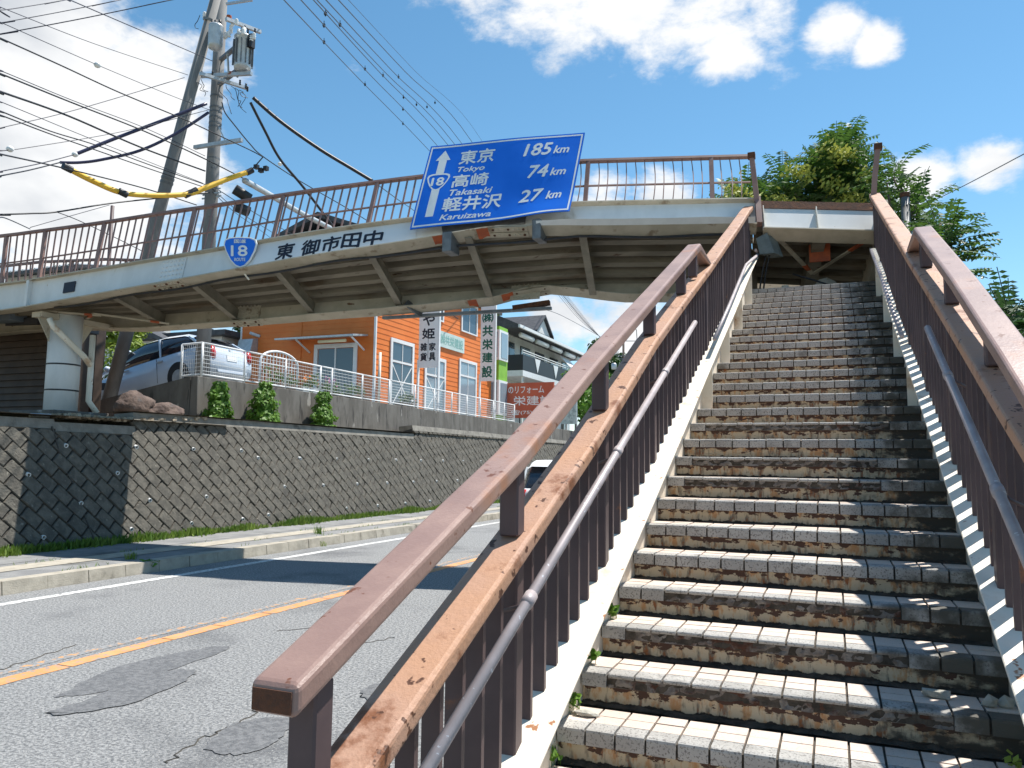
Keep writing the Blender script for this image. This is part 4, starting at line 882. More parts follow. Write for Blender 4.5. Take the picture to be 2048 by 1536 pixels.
# ------------------------------------------------------------------ wires
def wire(pts, d0, d1, r, m_, lab, grp='overhead wires', name='overhead_wire', cat='wire', marks=(), balls=()):
    n_ = len(pts)-1; acc = [0]
    for a, c in zip(pts, pts[1:]): acc.append(acc[-1]+math.hypot(c[0]-a[0], c[1]-a[1]))
    P = [atD(p[0], p[1], d0+(d1-d0)*acc[i]/acc[-1]) for i, p in enumerate(pts)]
    if pts[0][0] < 0 or pts[0][1] < 0: P = [P[0]+(P[0]-P[1]).normalized()*14+V((0, 0, 1.2)), P[0]+(P[0]-P[1]).normalized()*6+V((0, 0, .3))]+P      # carry the span on to its next pole
    if pts[-1][0] < 0 or pts[-1][1] < 0 or pts[-1][0] > 2048: P = P+[P[-1]+(P[-1]-P[-2]).normalized()*12]
    b = MB(); b.tube(smoothpts(P, 7) if n_ > 1 else P, r, 6); o = ob(name, b, m_, None, smooth=True, label=lab, category=cat, group=grp)
    for (mx_, my_) in marks:
        k = min(range(n_), key=lambda i: abs((pts[i][0]+pts[i+1][0])/2-mx_)); t = ((mx_-pts[0][0])/(pts[-1][0]-pts[0][0])); c = atD(mx_, my_, d0+(d1-d0)*t)
        b = MB(); b.lathe(c, [(.01, -.11), (.05, -.05), (.05, .02), (.012, .03), (.012, .13)], 6); ob('clip', b, black_m, o)
    for (mx_, my_) in balls:
        t = ((mx_-pts[0][0])/(pts[-1][0]-pts[0][0])); c = atD(mx_, my_, d0+(d1-d0)*t); b = MB(); b.lathe(c, [(.01, -.06), (.05, -.04), (.07, 0), (.05, .04), (.01, .06)], 8); ob('insulator', b, sign_white, o, smooth=True)
    return o
far = (1228, 690)
road_l = {568: 'power line nearest the transformer, meeting the sign at its left corner', 602: 'second power line from the transformer side, over the sign', 627: 'third power line, left strand of the close pair over the sign', 634: 'fourth power line, right strand of the close pair over the sign', 652: 'fifth power line passing behind the top edge of the sign', 677: 'sixth power line, last thick one behind the sign', 697: 'faint hair-thin line beyond the power lines above the sign'}
for x0, xs_, ys_, mk in ((568, 862, 305, [(648, 87), (730, 177), (806, 253)]), (602, 876, 293, [(648, 55), (730, 147), (806, 225)]), (627, 896, 290, [(651, 27), (766, 103), (807, 200)]), (634, 908, 287, [(680, 60), (833, 219)]), (652, 922, 285, [(797, 135), (854, 218)]), (677, 942, 281, [(870, 213)]), (697, 962, 279, [])):
    mid = ((x0+xs_)/2-2, ys_/2-3 if ys_ else 0)
    def sy(x, x0=x0, xs_=xs_, ys_=ys_): return ys_*(x-x0)/(xs_-x0)
    wire([(x0-60, sy(x0-60)), (x0, 0), ((x0+xs_)/2, sy((x0+xs_)/2)+2), (xs_, ys_), (1060+(x0-568)*.2, 520), (1160+(x0-568)*.1, 640), (1238, 700+(x0-568)*.15)], 14, 90, .016 if x0 < 690 else .008, wire_m, road_l[x0], 'power lines along the road', marks=[(a, sy(a)) for a, c in mk])
LW = 'dark overhead wire sloping down past the pale cloud to the upright pole'
for pts, d0, d1, r, m_, lab, balls in (
    ([(-20, 68), (0, 76), (120, 130), (239, 185), (369, 239), (440, 272), (500, 300), (526, 314)], 12, 19, .014, cable_m, 'twisted wire passing both poles and ending at the yellow sleeve', ()),
    ([(-20, 175), (0, 183), (137, 232), (280, 294), (410, 342)], 12, DP, .02, cable_m, 'thickest black overhead cable meeting the pole just above the yellow sleeve', ()),
    ([(-20, 140), (0, 147), (143, 205), (290, 263), (410, 318), (489, 358)], 12, DP+.6, .015, cable_m, 'black overhead cable that runs into the grey conduit', ()),
    ([(-20, 138), (0, 141), (143, 200), (290, 256), (410, 312)], 12, DP, .008, wire_m, 'thin messenger wire strung just above the conduit cable', ()),
    ([(-20, 36), (0, 44), (195, 130), (342, 191), (425, 222)], 12, DP, .007, wire_m, 'hair-thin wire with one white insulator bead', [(195, 130)]),
    ([(-20, 8), (0, 14), (190, 88), (376, 150)], 12, DP, .007, wire_m, 'hair-thin wire tied to the lower crossarm', ()),
    ([(120, -8), (140, 0), (219, 34), (427, 123)], 12, DP, .010, wire_m, 'single wire descending steeply to the pole below the transformer', ()),
    ([(-20, 218), (0, 222), (100, 262), (191, 290), (300, 330), (410, 369)], 12, DP, .012, cable_m, 'communication cable, upper of the pair at the yellow sleeve', ()),
    ([(-20, 226), (0, 230), (95, 266), (191, 300), (300, 338), (410, 375)], 12, DP, .012, cable_m, 'communication cable, lower of the pair at the yellow sleeve', ()),
    ([(-20, 198), (0, 203), (200, 285), (405, 366)], 12, DP, .007, wire_m, 'thin wire between the thick cable and the communication pair', ()),
    ([(-20, 262), (0, 256), (154, 219), (369, 155)], 14, DP, .008, wire_m, 'thin wire rising to the crossarm end of the leaning pole', ()),
    ([(-20, 304), (0, 301), (51, 296), (250, 262), (420, 219)], 14, DP, .007, wire_m, 'thin wire rising to the pole with a white bead near its low end', [(20, 298)]),
    ([(-20, 347), (0, 343), (80, 327), (150, 309)], 14, 17, .010, wire_m, 'wire feeding the straight dark blue sleeve', [(150, 309)]),
    ([(-20, 357), (0, 352), (60, 340), (120, 325)], 14, 17, .013, cable_m, 'wire feeding the sagging dark blue sleeve', ()),
    ([(-20, 303), (0, 308), (100, 330), (205, 355), (300, 380), (393, 410)], 12, DP+1, .014, cable_m, 'black cable crossing in front of the yellow sleeve', ()),
    ([(-20, 10), (0, 20), (60, 12), (130, 0), (170, -8)], 12, 14, .007, wire_m, 'topmost of three thin lines across the cloud', ()),
    ([(-20, 50), (0, 46), (120, 24), (239, 0), (280, -9)], 12, 14, .007, wire_m, 'middle of three thin lines across the cloud', ()),
    ([(-20, 72), (0, 68), (170, 36), (342, 0), (400, -12)], 12, 14, .009, wire_m, 'lowest of three thin lines across the cloud', ()),
    ([(444, 205), (450, 225), (468, 249), (500, 288), (526, 313), (600, 362), (700, 420), (780, 470)], DP, 30, .016, cable_m, 'wire leaving the pole and passing over the yellow sleeve tip', [(560, 328)]),
    ([(745, 362), (790, 395), (850, 440), (930, 520)], 20, 48, .014, cable_m, 'wire carrying on from the long black sleeve behind the bridge', ()),
    ([(670, 458), (700, 500), (740, 560), (770, 610)], 21, 30, .014, cable_m, 'wire carrying on from the steep black sleeve behind the girder', ()),
    ([(672, 462), (720, 492), (800, 545)], 24, 40, .02, cable_m, 'cable leaving the pale grey conduit behind the girder', ()),
    ([(135, 336), (128, 330), (120, 325)], 15.5, 17, .014, cable_m, 'short lead from the yellow sleeve to the sagging blue sleeve', ()),
    ([(499, 343), (512, 330), (526, 314)], DP, 19, .014, cable_m, 'short lead joining the yellow sleeve to the wires', ()),
    ([(-20, 430), (0, 429), (60, 427), (113, 424), (219, 407), (330, 395), (420, 385)], 14, DP, .016, cable_m, 'low black cable held by the brown post', ()),
    ([(-20, 433), (10, 436), (60, 458)], 14, 18, .012, cable_m, 'short low cable dropping behind the railing', ()),
    ([(60, 455), (130, 435), (219, 410)], 20, 22, .009, wire_m, 'thin wire from the brown post to the left', ()),
    ([(113, 424), (155, 440), (230, 475), (290, 505)], 20, 24, .012, cable_m, 'drop cable falling behind the railing towards the houses', ()),
    ([(425, 372), (500, 420), (560, 455), (640, 500)], DP, 34, .012, cable_m, 'upper cable fanning out behind the railing from the pole', ()),
    ([(425, 378), (480, 425), (540, 462), (600, 500)], DP, 34, .010, cable_m, 'middle cable fanning out behind the railing from the pole', ()),
    ([(425, 384), (470, 425), (520, 460), (560, 490)], DP, 34, .009, cable_m, 'lower cable fanning out behind the railing from the pole', ()),
    ([(1690, 490), (1740, 455), (1880, 395), (2048, 308), (2070, 296)], 30, 16, .012, cable_m, 'single cable rising above the trees', ()),
    ([(1030, 612), (1100, 622), (1150, 645), (1230, 690)], 40, 90, .02, wire_m, 'distant service wire crossing the cloud behind the flats', ()),
    ([(905, 630), (1000, 690), (1100, 740)], 34, 60, .016, wire_m, 'service wire crossing the apartment balconies', ())):
    wire(pts, d0, d1, r, m_, lab, balls=balls)
# coloured sleeves on the wires
wire([(150, 309), (230, 277), (320, 243), (413, 207)], 17, DP, .04, bluesl, 'straight dark blue cable sleeve below the pale cloud', 'cable sleeves', 'cable_sleeve', 'cable sleeve')
wire([(120, 325), (160, 325), (205, 319), (280, 301), (352, 267), (417, 225)], 17, DP, .035, bluesl, 'sagging dark blue cable sleeve', 'cable sleeves', 'cable_sleeve', 'cable sleeve')
wire([(506, 195), (550, 234), (598, 270), (650, 305), (700, 335), (745, 362)], DP, 20, .045, cable_m, 'long black cable sleeve arching down to the bridge railing', 'cable sleeves', 'cable_sleeve', 'cable sleeve')
wire([(501, 205), (530, 262), (560, 318), (608, 376), (670, 458)], DP, 21, .034, cable_m, 'steep black cable sleeve passing behind the bridge railing', 'cable sleeves', 'cable_sleeve', 'cable sleeve')
wire([(489, 361), (540, 390), (600, 425), (672, 462)], DP, 24, .075, galv, 'pale grey conduit sloping behind the bridge railing', 'cable sleeves', 'cable_sleeve', 'cable sleeve')
ypts = [(135, 336), (190, 364), (246, 386), (314, 391), (376, 388), (410, 376), (450, 360), (499, 343)]
yo = wire(ypts, 15.5, DP, .062, yellow, 'drooping bright yellow protective sleeve between the poles', 'cable sleeves', 'cable_sleeve', 'cable sleeve')
for i, (x, y) in ((0, ypts[0]), (2, ypts[2]), (4, ypts[4]), (7, ypts[7]), (5, (387, 383))):
    t = (x-135)/364; c = atD(x, y, 15.5+(DP-15.5)*t); d = (atD(x+6, y+(-3 if x > 300 else 3), 15.5+(DP-15.5)*(t+.015))-c).normalized(); b = MB(); b.tube([c-d*.09, c+d*.09], .072, 12); ob('black_collar', b, black_m, yo, smooth=False)
for x, y in ((513, 333), (522, 340), (532, 336)): c = atD(x, y, 19); b = MB(); b.box(c.x-.05, c.x+.05, c.y-.05, c.y+.05, c.z-.06, c.z+.04); ob('clip', b, black_m, yo)
for (x0, y0, x1, y1, lab) in ((469, 378, 500, 398, 'upper black splice closure slung on the cables behind the railing'), (470, 412, 498, 424, 'lower black splice closure slung on the cables behind the railing')):
    b = MB(); b.tube([atD(x0, y0, DP+.3), atD((x0+x1)/2, (y0+y1)/2, DP+.4), atD(x1, y1, DP+.5)], .13, 12); ob('splice_closure', b, black_m, None, smooth=True, label=lab, category='cable box', group='splice closures')
# brown post and far pole
b = MB(); p = atD(218, 520, 22); b.tube([V((p.x, p.y, 2.2)), V((p.x, p.y, atD(218, 408, 22).z))], .05, 10); ob('service_post', b, brown_dk, None, smooth=True, label='thin reddish brown service post behind the bridge railing', category='post')
Df = 92; fb = atD(1247, 745, Df)
fp = thing('utility_pole', (fb.x, fb.y, 0), 'far utility pole with antenna bracket beyond the flats', 'utility pole')
b = MB(); b.tube([V((fb.x, fb.y, 0)), V((fb.x, fb.y, atD(1250, 640, Df).z))], [.17, .12], 12); ob('shaft', b, siding_b, fp, smooth=True)
for y in (712, 718): b = MB(); b.bar(atD(1238, y, Df), atD(1268, y-1, Df), .1, .1); ob('crossarm', b, steel, fp)
b = MB(); b.tube([atD(x, y, Df) for x, y in ((1252, 656), (1268, 655), (1273, 660), (1274, 678), (1271, 682), (1252, 682))], .05, 6); ob('antenna_frame', b, steel, fp)
b = MB(); c = atD(1228, 733, Df); b.lathe(c, [(.25, -.35), (.3, -.3), (.3, .3), (.2, .4)], 12); ob('transformer', b, galv, fp, smooth=True)
p = atD(423, 672, 60); b = MB(); b.tube([V((p.x, p.y, 3)), atD(424, 658, 60)], .12, 8); fq = ob('utility_pole', b, steel, None, label='tiny distant pole between the car roof and the orange building', category='utility pole')
b = MB(); b.bar(atD(417, 664, 60), atD(432, 662, 60), .1, .1); ob('crossarm', b, steel, fq)
# ------------------------------------------------------------------ orange shop
BX = -15.5; BY = onX(750, 700, BX).y; BXL = onY(482, 690, BY).x; BZ0, BZ1 = 3.3, 8.9; BYE = 35.3
sh = thing('orange_building', (BX-3, BY+5, 3.35), 'orange clapboard shop building with white framed windows behind the fence', 'building')
b = MB(); b.box(BXL+.02, BX-.03, BY+.03, BYE-.02, BZ0-.2, BZ1); ob('wall_core', b, orange_w, sh)
k = 0; z = BZ0
while z < BZ1-.05:       # lapped boards, both faces
    for (a, c, d) in (((BXL, BY, z), (BX, BY, z), V((0, -1, 0))), ((BX, BY, z), (BX, BYE, z), V((1, 0, 0)))):
        a, c = V(a), V(c); b = MB(); lo, hi = d*.016, d*.004
        b.hexa([a+lo, c+lo, c-d*.025, a-d*.025, a+hi+V((0, 0, .2)), c+hi+V((0, 0, .2)), c-d*.025+V((0, 0, .2)), a-d*.025+V((0, 0, .2))]); ob('board', b, orange_w, sh)
    z += .2
b = MB(); b.box(BX-.05, BX+.03, BY-.03, BY+.05, BZ0, BZ1); ob('corner_trim', b, white, sh)
b = MB(); b.box(BXL-.03, BXL+.05, BY-.03, BY+.05, BZ0, BZ1); ob('corner_trim', b, white, sh)
xo = onY(602, 690, BY).x; b = MB(); b.box(xo-.03, xo+.03, BY-.04, BY-.018, BZ0, BZ1); ob('seam_trim', b, orange_w, sh)
b = MB(); b.box(BXL-.3, BX+.3, BY-.3, BYE+.3, BZ1, BZ1+.15); ob('roof', b, roof_dk, sh)
def winX(x0, y0, x1, y1, X, par, n=2, transom=None, m_=glass_m, fw=.11, cross=False, zb=None, nm='window', trim=white):
    p0, p1 = onX(x0, (y0+y1)/2, X), onX(x1, (y0+y1)/2, X); ya, yb_ = p0.y, p1.y
    za = onX((x0+x1)/2, y1, X).z if zb is None else zb; zt = onX(x0, y0, X).z
    f_ = MB(); o_ = .05
    f_.box(X, X+o_, ya, ya+fw, za, zt); wf = ob(nm, f_, trim, par)
    for q in ((yb_-fw, yb_, za, zt), (ya+fw, yb_-fw, zt-fw, zt), (ya+fw, yb_-fw, za, za+fw*.6)): f_ = MB(); f_.box(X, X+o_, q[0], q[1], q[2], q[3]); ob('frame', f_, trim, wf)
    tz = zt-fw-(zt-za)*transom if transom else None
    spans = [(za+fw*.6, tz-.04), (tz+.04, zt-fw)] if tz else [(za+fw*.6, zt-fw)]
    if tz: f_ = MB(); f_.box(X, X+o_*.9, ya+fw, yb_-fw, tz-.04, tz+.04); ob('frame', f_, trim, wf)
    for (s0, s1) in spans:
        w_ = (yb_-ya-2*fw)/n
        for k in range(n):
            f_ = MB(); f_.box(X+.002, X+.018, ya+fw+k*w_+.02, ya+fw+(k+1)*w_-.02, s0+.015, s1-.015); ob('pane', f_, m_, wf)
            if k: f_ = MB(); f_.box(X, X+.035, ya+fw+k*w_-.02, ya+fw+k*w_+.02, s0, s1); ob('mullion', f_, trim, wf)
    if cross:
        for (a, c) in ((0, 1), (1, 0)):
            f_ = MB(); f_.bar((X+.024+.002*a, ya+fw+a*(yb_-ya-2*fw), za+.2), (X+.024+.002*a, ya+fw+c*(yb_-ya-2*fw), (tz or zt)-.1), .05, .004, (1, 0, 0)); ob('brace', f_, white, wf)
    return wf
XF = BX+.018
winX(779, 674, 826, 800, XF, sh, 2, .26, glass_m, .14, True, BZ0+.12); winX(848, 708, 890, 800, XF, sh, 2, .26, glass_pale, .14, True, BZ0+.1); winX(917, 716, 952, 800, XF, sh, 2, .22, glass_pale, .13, False, BZ0+.1)
winX(922, 600, 954, 668, XF, sh, 2, None, glass_m, .1); winX(868, 570, 887, 642, XF, sh, 1, None, glass_m, .1)
def winY(x0, y0, x1, y1, Y, par, n, m_, fw=.13, zb=None):
    xa, xb_ = onY(x0, (y0+y1)/2, Y).x, onY(x1, (y0+y1)/2, Y).x; zt = onY(x0, y0, Y).z; za = zb if zb is not None else onY(x0, y1, Y).z
    f_ = MB(); f_.box(xa, xa+fw, Y-.05, Y, za, zt); wf = ob('door', f_, white, par, label='sliding glass door with white frame')
    for q in ((xb_-fw, xb_, za, zt), (xa+fw, xb_-fw, zt-fw, zt)): f_ = MB(); f_.box(q[0], q[1], Y-.05, Y, q[2], q[3]); ob('frame', f_, white, wf)
    w_ = (xb_-xa-2*fw)/n
    for k in range(n):
        f_ = MB(); f_.box(xa+fw+k*w_+.03, xa+fw+(k+1)*w_-.03, Y-.018, Y-.002, za, zt-fw-.02); ob('pane', f_, m_, wf)
        if k: f_ = MB(); f_.box(xa+fw+k*w_-.03, xa+fw+k*w_+.03, Y-.035, Y, za, zt-fw); ob('mullion', f_, white, wf)
YF = BY-.018
winY(628, 690, 714, 790, YF, sh, 2, glass_m, .16, BZ0+.1)
# flat canopy with a strip lamp
c0, c1 = onY(583, 682, BY-.0), onY(737, 672, BY-.0)
cz = c0.z; ca = ob('canopy', (lambda mb: mb.hexa([(c0.x, BY-1.0, cz-.12), (c1.x, BY-1.0, cz-.12), (c1.x, BY-.02, cz+.02), (c0.x, BY-.02, cz+.02), (c0.x, BY-1.0, cz-.05), (c1.x, BY-1.0, cz-.05), (c1.x, BY-.02, cz+.08), (c0.x, BY-.02, cz+.08)]))(MB()), galv, sh)
for x in (c0.x+.9, c1.x-.15): b = MB(); b.bar((x, BY-.03, cz-.5), (x, BY-.9, cz-.12), .05, .05); ob('bracket', b, white, ca)
b = MB(); b.tube([(c0.x+1.7, BY-.6, cz-.2), (c0.x+2.9, BY-.6, cz-.2)], .06, 8); ob('strip_lamp', b, mat('lamp_cover', (.8, .74, .5), rough=.4), ca, smooth=True)
p = onY(502, 693, BY); b = MB(); b.hexa([(p.x-.35, BY-.45, p.z-.3), (p.x+.35, BY-.45, p.z-.3), (p.x+.35, BY-.02, p.z-.3), (p.x-.35, BY-.02, p.z-.3), (p.x-.35, BY-.3, p.z+.25), (p.x+.35, BY-.3, p.z+.25), (p.x+.35, BY-.02, p.z+.3), (p.x-.35, BY-.02, p.z+.3)]); ob('vent_hood', b, galv, sh)
p = onY(520, 673, BY); b = MB(); b.bar((p.x, BY-.02, p.z), (p.x-.2, BY-.35, p.z+.1), .1, .1); ob('flood_lamp', b, galv, sh)
b = MB(); p = onX(760, 720, BX+.3); b.tube([(BX+.3, p.y, BZ0), (BX+.3, p.y, 5.5)], .05, 8); ob('vent_pipe', b, cream, sh, smooth=True)
# pale company board on the wall
p0, p1, p2 = onX(876, 660, XF), onX(927, 683, XF), onX(876, 692, XF); zt, zb = p0.z, p2.z
b = MB(); b.box(XF+.01, XF+.05, p0.y, p1.y, zb, zt); wb = ob('wall_sign', b, mat('pale_teal_board', (.5, .62, .58), (.56, .67, .63), 4, .6), sh)
lettering('lettering', '㈱共栄建設', 1, lambda u, v: V((XF+.054, p0.y+(p1.y-p0.y)*u, zb+(zt-zb)*v)), teal_ink, wb, .02, fit=(.06, .2, .94, .82))
# green end bay
gb0 = onX(985, 700, BX).y
b = MB(); b.box(BX-4, BX+.35, gb0+.0, gb0+1.1, BZ0-.2, BZ1-.6); ge = ob('green_bay', b, green_w, sh)
for za, zt in ((3.9, 5.6), (6.6, 8.1)):
    b = MB(); b.box(BX-.6, BX+.42, gb0-.12, gb0+1.0, za, zt); bw = ob('bay_window', b, white, sh)
    for k in range(2): b = MB(); b.box(BX-.5+k*.45, BX-.13+k*.45, gb0-.14, gb0-.122, za+.12, zt-.12); ob('pane', b, glass_pale, bw)
    b = MB(); b.box(BX+.422, BX+.44, gb0+.1, gb0+.9, za+.12, zt-.12); ob('pane', b, glass_pale, bw)
# planters and flowers in front of the shop
def leafball(n, c, s, m_, sz, name='foliage', par=None, seed=1, **k):
    rg = random.Random(seed); b = MB(); cl = [(V((rg.gauss(0, .42), rg.gauss(0, .42), rg.gauss(0, .4))), rg.uniform(.25, .5)) for _ in range(14)]
    for _ in range(n):
        cc, rr = rg.choice(cl); d = V((rg.gauss(0, 1), rg.gauss(0, 1), rg.gauss(0, 1))).normalized()*rr*rg.uniform(.55, 1.05); p = cc+d
        p = V(c)+V((p.x*s[0], p.y*s[1], p.z*s[2]))
        nr = (d.normalized()+V((rg.uniform(-.8, .8), rg.uniform(-.8, .8), rg.uniform(-.2, 1)))).normalized(); u = nr.orthogonal().normalized(); a = rg.uniform(0, 6.28); u = (u*math.cos(a)+nr.cross(u)*math.sin(a)); w = nr.cross(u); l = sz*rg.uniform(.6, 1.3)
        b.poly([p-u*l, p-w*l*.45+nr*l*.1, p+u*l, p+w*l*.45+nr*l*.1])
    return ob(name, b, m_, par, recalc=False, **k)
for px, py, D, lab in ((560, 745, 2.6, 'planter of green leaves beneath the pale mirror frame'), (618, 758, 2.2, 'grey planter with orange flowers by the shop door'), (660, 770, 2.0, 'clump of pink flowers beside the fence post'), (715, 775, 1.4, 'long planter of low green plants under the first tall window'), (812, 800, 1.0, 'low green plants between the two tall windows')):
    p = onX(px, py, -14.4); z = 3.4
    pl = thing('planter', (p.x, p.y, z), lab, 'planter', 'planters outside the shop')
    b = MB(); b.box(p.x-.18, p.x+.18, p.y-.5, p.y+.5, z-.02, z+.26); ob('trough', b, galv if 'grey' in lab else siding_b, pl, bevel=.01)
    leafball(220, (p.x, p.y, z+.42), (.3, .75, .28), leaf1, .06, par=pl, seed=px)
    if 'flower' in lab: leafball(60, (p.x, p.y, z+.55), (.3, .6, .25), mat('petals_pink', (.7, .2, .45)) if 'pink' in lab else mat('petals_orange', (.8, .25, .05)), .04, 'flowers', pl, seed=px+1)
p0, p1 = onX(520, 735, -14.7), onX(595, 745, -14.7)
ar = thing('garden_arch', (p0.x, p0.y, 3.4), 'pale blue-white arched garden gate leaning by the shop', 'garden gate')
b = MB(); zc = 4.3; n_ = 14; ya, yb_ = p0.y, p1.y
b.tube([(p0.x, ya, 3.4)]+[(p0.x, (ya+yb_)/2-math.cos(math.pi*k/n_)*(yb_-ya)/2, zc+math.sin(math.pi*k/n_)*.35) for k in range(n_+1)]+[(p0.x, yb_, 3.4)], .035, 8); ob('arch_frame', b, white, ar, smooth=True)
for k in range(1, 12): y = ya+(yb_-ya)*k/12; b = MB(); b.tube([(p0.x, y, 3.4), (p0.x, y, zc+math.sin(math.pi*k/12)*.35)], .012, 5); ob('slat', b, white, ar)
for h in (3.6, 4.25): b = MB(); b.tube([(p0.x, ya, h), (p0.x, yb_, h)], .016, 6); ob('cross_rail', b, white, ar)

# ------------------------------------------------------------------ upright shop boards
def board(x0, y0, x1, y1, X, lab, texts, ink_, y_bot):
    # flat board facing the road traffic, on two steel posts
    pc = onX((x0+x1)/2, (y0+y1)/2, X); D = pc.y; xa, xb_ = onY(x0, (y0+y1)/2, D).x, onY(x1, (y0+y1)/2, D).x; zt, zb = onY((x0+x1)/2, y0, D).z, onY((x0+x1)/2, y1, D).z
    t = thing('standing_sign', (pc.x, D, 3.4), lab, 'sign', 'tall shop boards on posts')
    b = MB(); b.box(xa, xb_, D-.05, D+.05, zb, zt); ob('board_panel', b, sign_white, t)
    b = MB(); b.box(xb_, xb_+.05, D-.06, D+.06, 3.3, zt); ob('post', b, white, t)
    b = MB(); b.box(xa-.05, xa, D-.06, D+.06, 3.3, zb+.3); ob('post', b, white, t)
    mp_ = lambda u, v: V((xa+(xb_-xa)*u, D-.054, zb+(zt-zb)*v))
    for s_, r_ in texts: lettering('lettering', s_, 1, mp_, ink_, t, .035, fit=r_)
    return t, mp_
t_, mp_ = board(840, 560, 878, 735, -14.1, 'white upright board with bold black characters over two small columns', [('や', (.2, .475, .8, .60)), ('姫', (.18, .325, .82, .44)), ('家', (.55, .19, .88, .275)), ('具', (.55, .075, .88, .165)), ('雑', (.1, .19, .43, .275)), ('貨', (.1, .075, .43, .165))], ink, 0)
b = MB(); b.quad(mp_(.48, .1), mp_(.5, .1), mp_(.5, .33), mp_(.48, .33)); ob('divider', b, ink, t_)
board(962, 600, 990, 762, -14.0, 'white upright board with a column of dark green characters', [('㈱', (.12, .72, .88, .83)), ('共', (.15, .55, .86, .68)), ('栄', (.15, .385, .86, .51)), ('建', (.15, .228, .86, .345)), ('設', (.15, .045, .86, .18))], green_ink, 0)
# red billboard, set square to the road
D = onX(1040, 800, -14.4).y
xa, xb_ = onY(1003, 790, D).x, onY(1108, 790, D).x; zt, zb = onY(1040, 766, D).z, onY(1040, 836, D).z
bb_ = thing('billboard', ((xa+xb_)/2, D, 3.3), 'faded orange-red builder billboard with white lettering', 'billboard')
b = MB(); b.box(xa, xb_, D-.05, D+.05, zb, zt); ob('board_panel', b, bill_m, bb_)
for x in (xa+.3, xb_-.3): b = MB(); b.box(x-.06, x+.06, D+.05, D+.17, 2.8, zt-.1); ob('post', b, steel, bb_)
mq = lambda u, v: V((xa+(xb_-xa)*u, D-.054, zb+(zt-zb)*v))
for s_, r_ in (('のリフォーム', (.14, .70, .82, .90)), ('栄建設', (.24, .36, .98, .62)), ('☎(75)-2', (.2, .08, .72, .22))): lettering('lettering', s_, 1, mq, sign_white, bb_, .02, fit=r_)
# community notice board
D = onX(1138, 820, -13.6).y; xa2, xb2 = onY(1122, 820, D).x, onY(1154, 820, D).x; zt2, zb2 = onY(1138, 795, D).z, onY(1138, 848, D).z
nb_ = thing('notice_board', ((xa2+xb2)/2, D, 2.7), 'pale weathered notice board on posts beside the bush', 'notice board')
b = MB(); b.box(xa2, xb2, D-.05, D+.04, zb2, zt2); ob('board_panel', b, mat('faded_board', (.45, .52, .55), (.62, .66, .66), 2.2, .6, c3=(.35, .4, .42), m3=(.5, .6), s3=5), nb_)
for x in (xa2+.1, xb2-.1): b = MB(); b.box(x-.05, x+.05, D+.041, D+.12, 2.4, zt2); ob('post', b, steel, nb_)

# ------------------------------------------------------------------ apartment block with black balcony fronts
AX = -18.5; ay0, ay1 = onX(1000, 700, AX).y, onX(1141, 700, AX).y
ap = thing('apartment_block', (AX-4, (ay0+ay1)/2, 3.2), 'two-storey apartment block with black balcony fronts and pale railings', 'building')
zt = onX(1141, 688, AX+1.4).z; zr = zt-.2
b = MB(); b.box(AX-8, AX, ay0, ay1, 3, zr); ob('wall', b, siding_w, ap)
b = MB(); yq0, yq1 = ay0-.8, ay1+.9; b.prism([(AX+1.5, yq0, zr-.1), (AX-4, yq0, zr+2.4), (AX-9.2, yq0, zr-.1), (AX-9.2, yq0, zr-.3), (AX+1.5, yq0, zr-.3)], (0, yq1-yq0, 0)); rf = ob('roof', b, roof_dk, ap)
b = MB(); b.box(AX+1.5, AX+1.62, yq0, yq1, zr-.3, zr-.12); ob('gutter', b, white, rf)
yd = onX(1075, 650, AX).y; b = MB(); b.prism([(AX+.4, yd-1.4, zr+.5), (AX+.4, yd, zr+1.6), (AX+.4, yd+1.4, zr+.5)], (-4, 0, 0)); dm = ob('dormer', b, siding_w, rf)
for s_ in (-1, 1): b = MB(); b.bar((AX-1.5, yd+s_*1.7, zr+.42), (AX-1.5, yd, zr+1.72), 4.4, .14, (1, 0, 0)); b = MB(); b.hexa([(AX+.6, yd+s_*1.7, zr+.38), (AX+.6, yd, zr+1.66), (AX-4, yd, zr+1.66), (AX-4, yd+s_*1.7, zr+.38), (AX+.6, yd+s_*1.7, zr+.52), (AX+.6, yd, zr+1.8), (AX-4, yd, zr+1.8), (AX-4, yd+s_*1.7, zr+.52)]); ob('dormer_roof', b, roof_dk, dm)
zf2 = zr-2.75
segs = [(ay0, ay0+(ay1-ay0)*.60), (ay0+(ay1-ay0)*.62, ay1)]
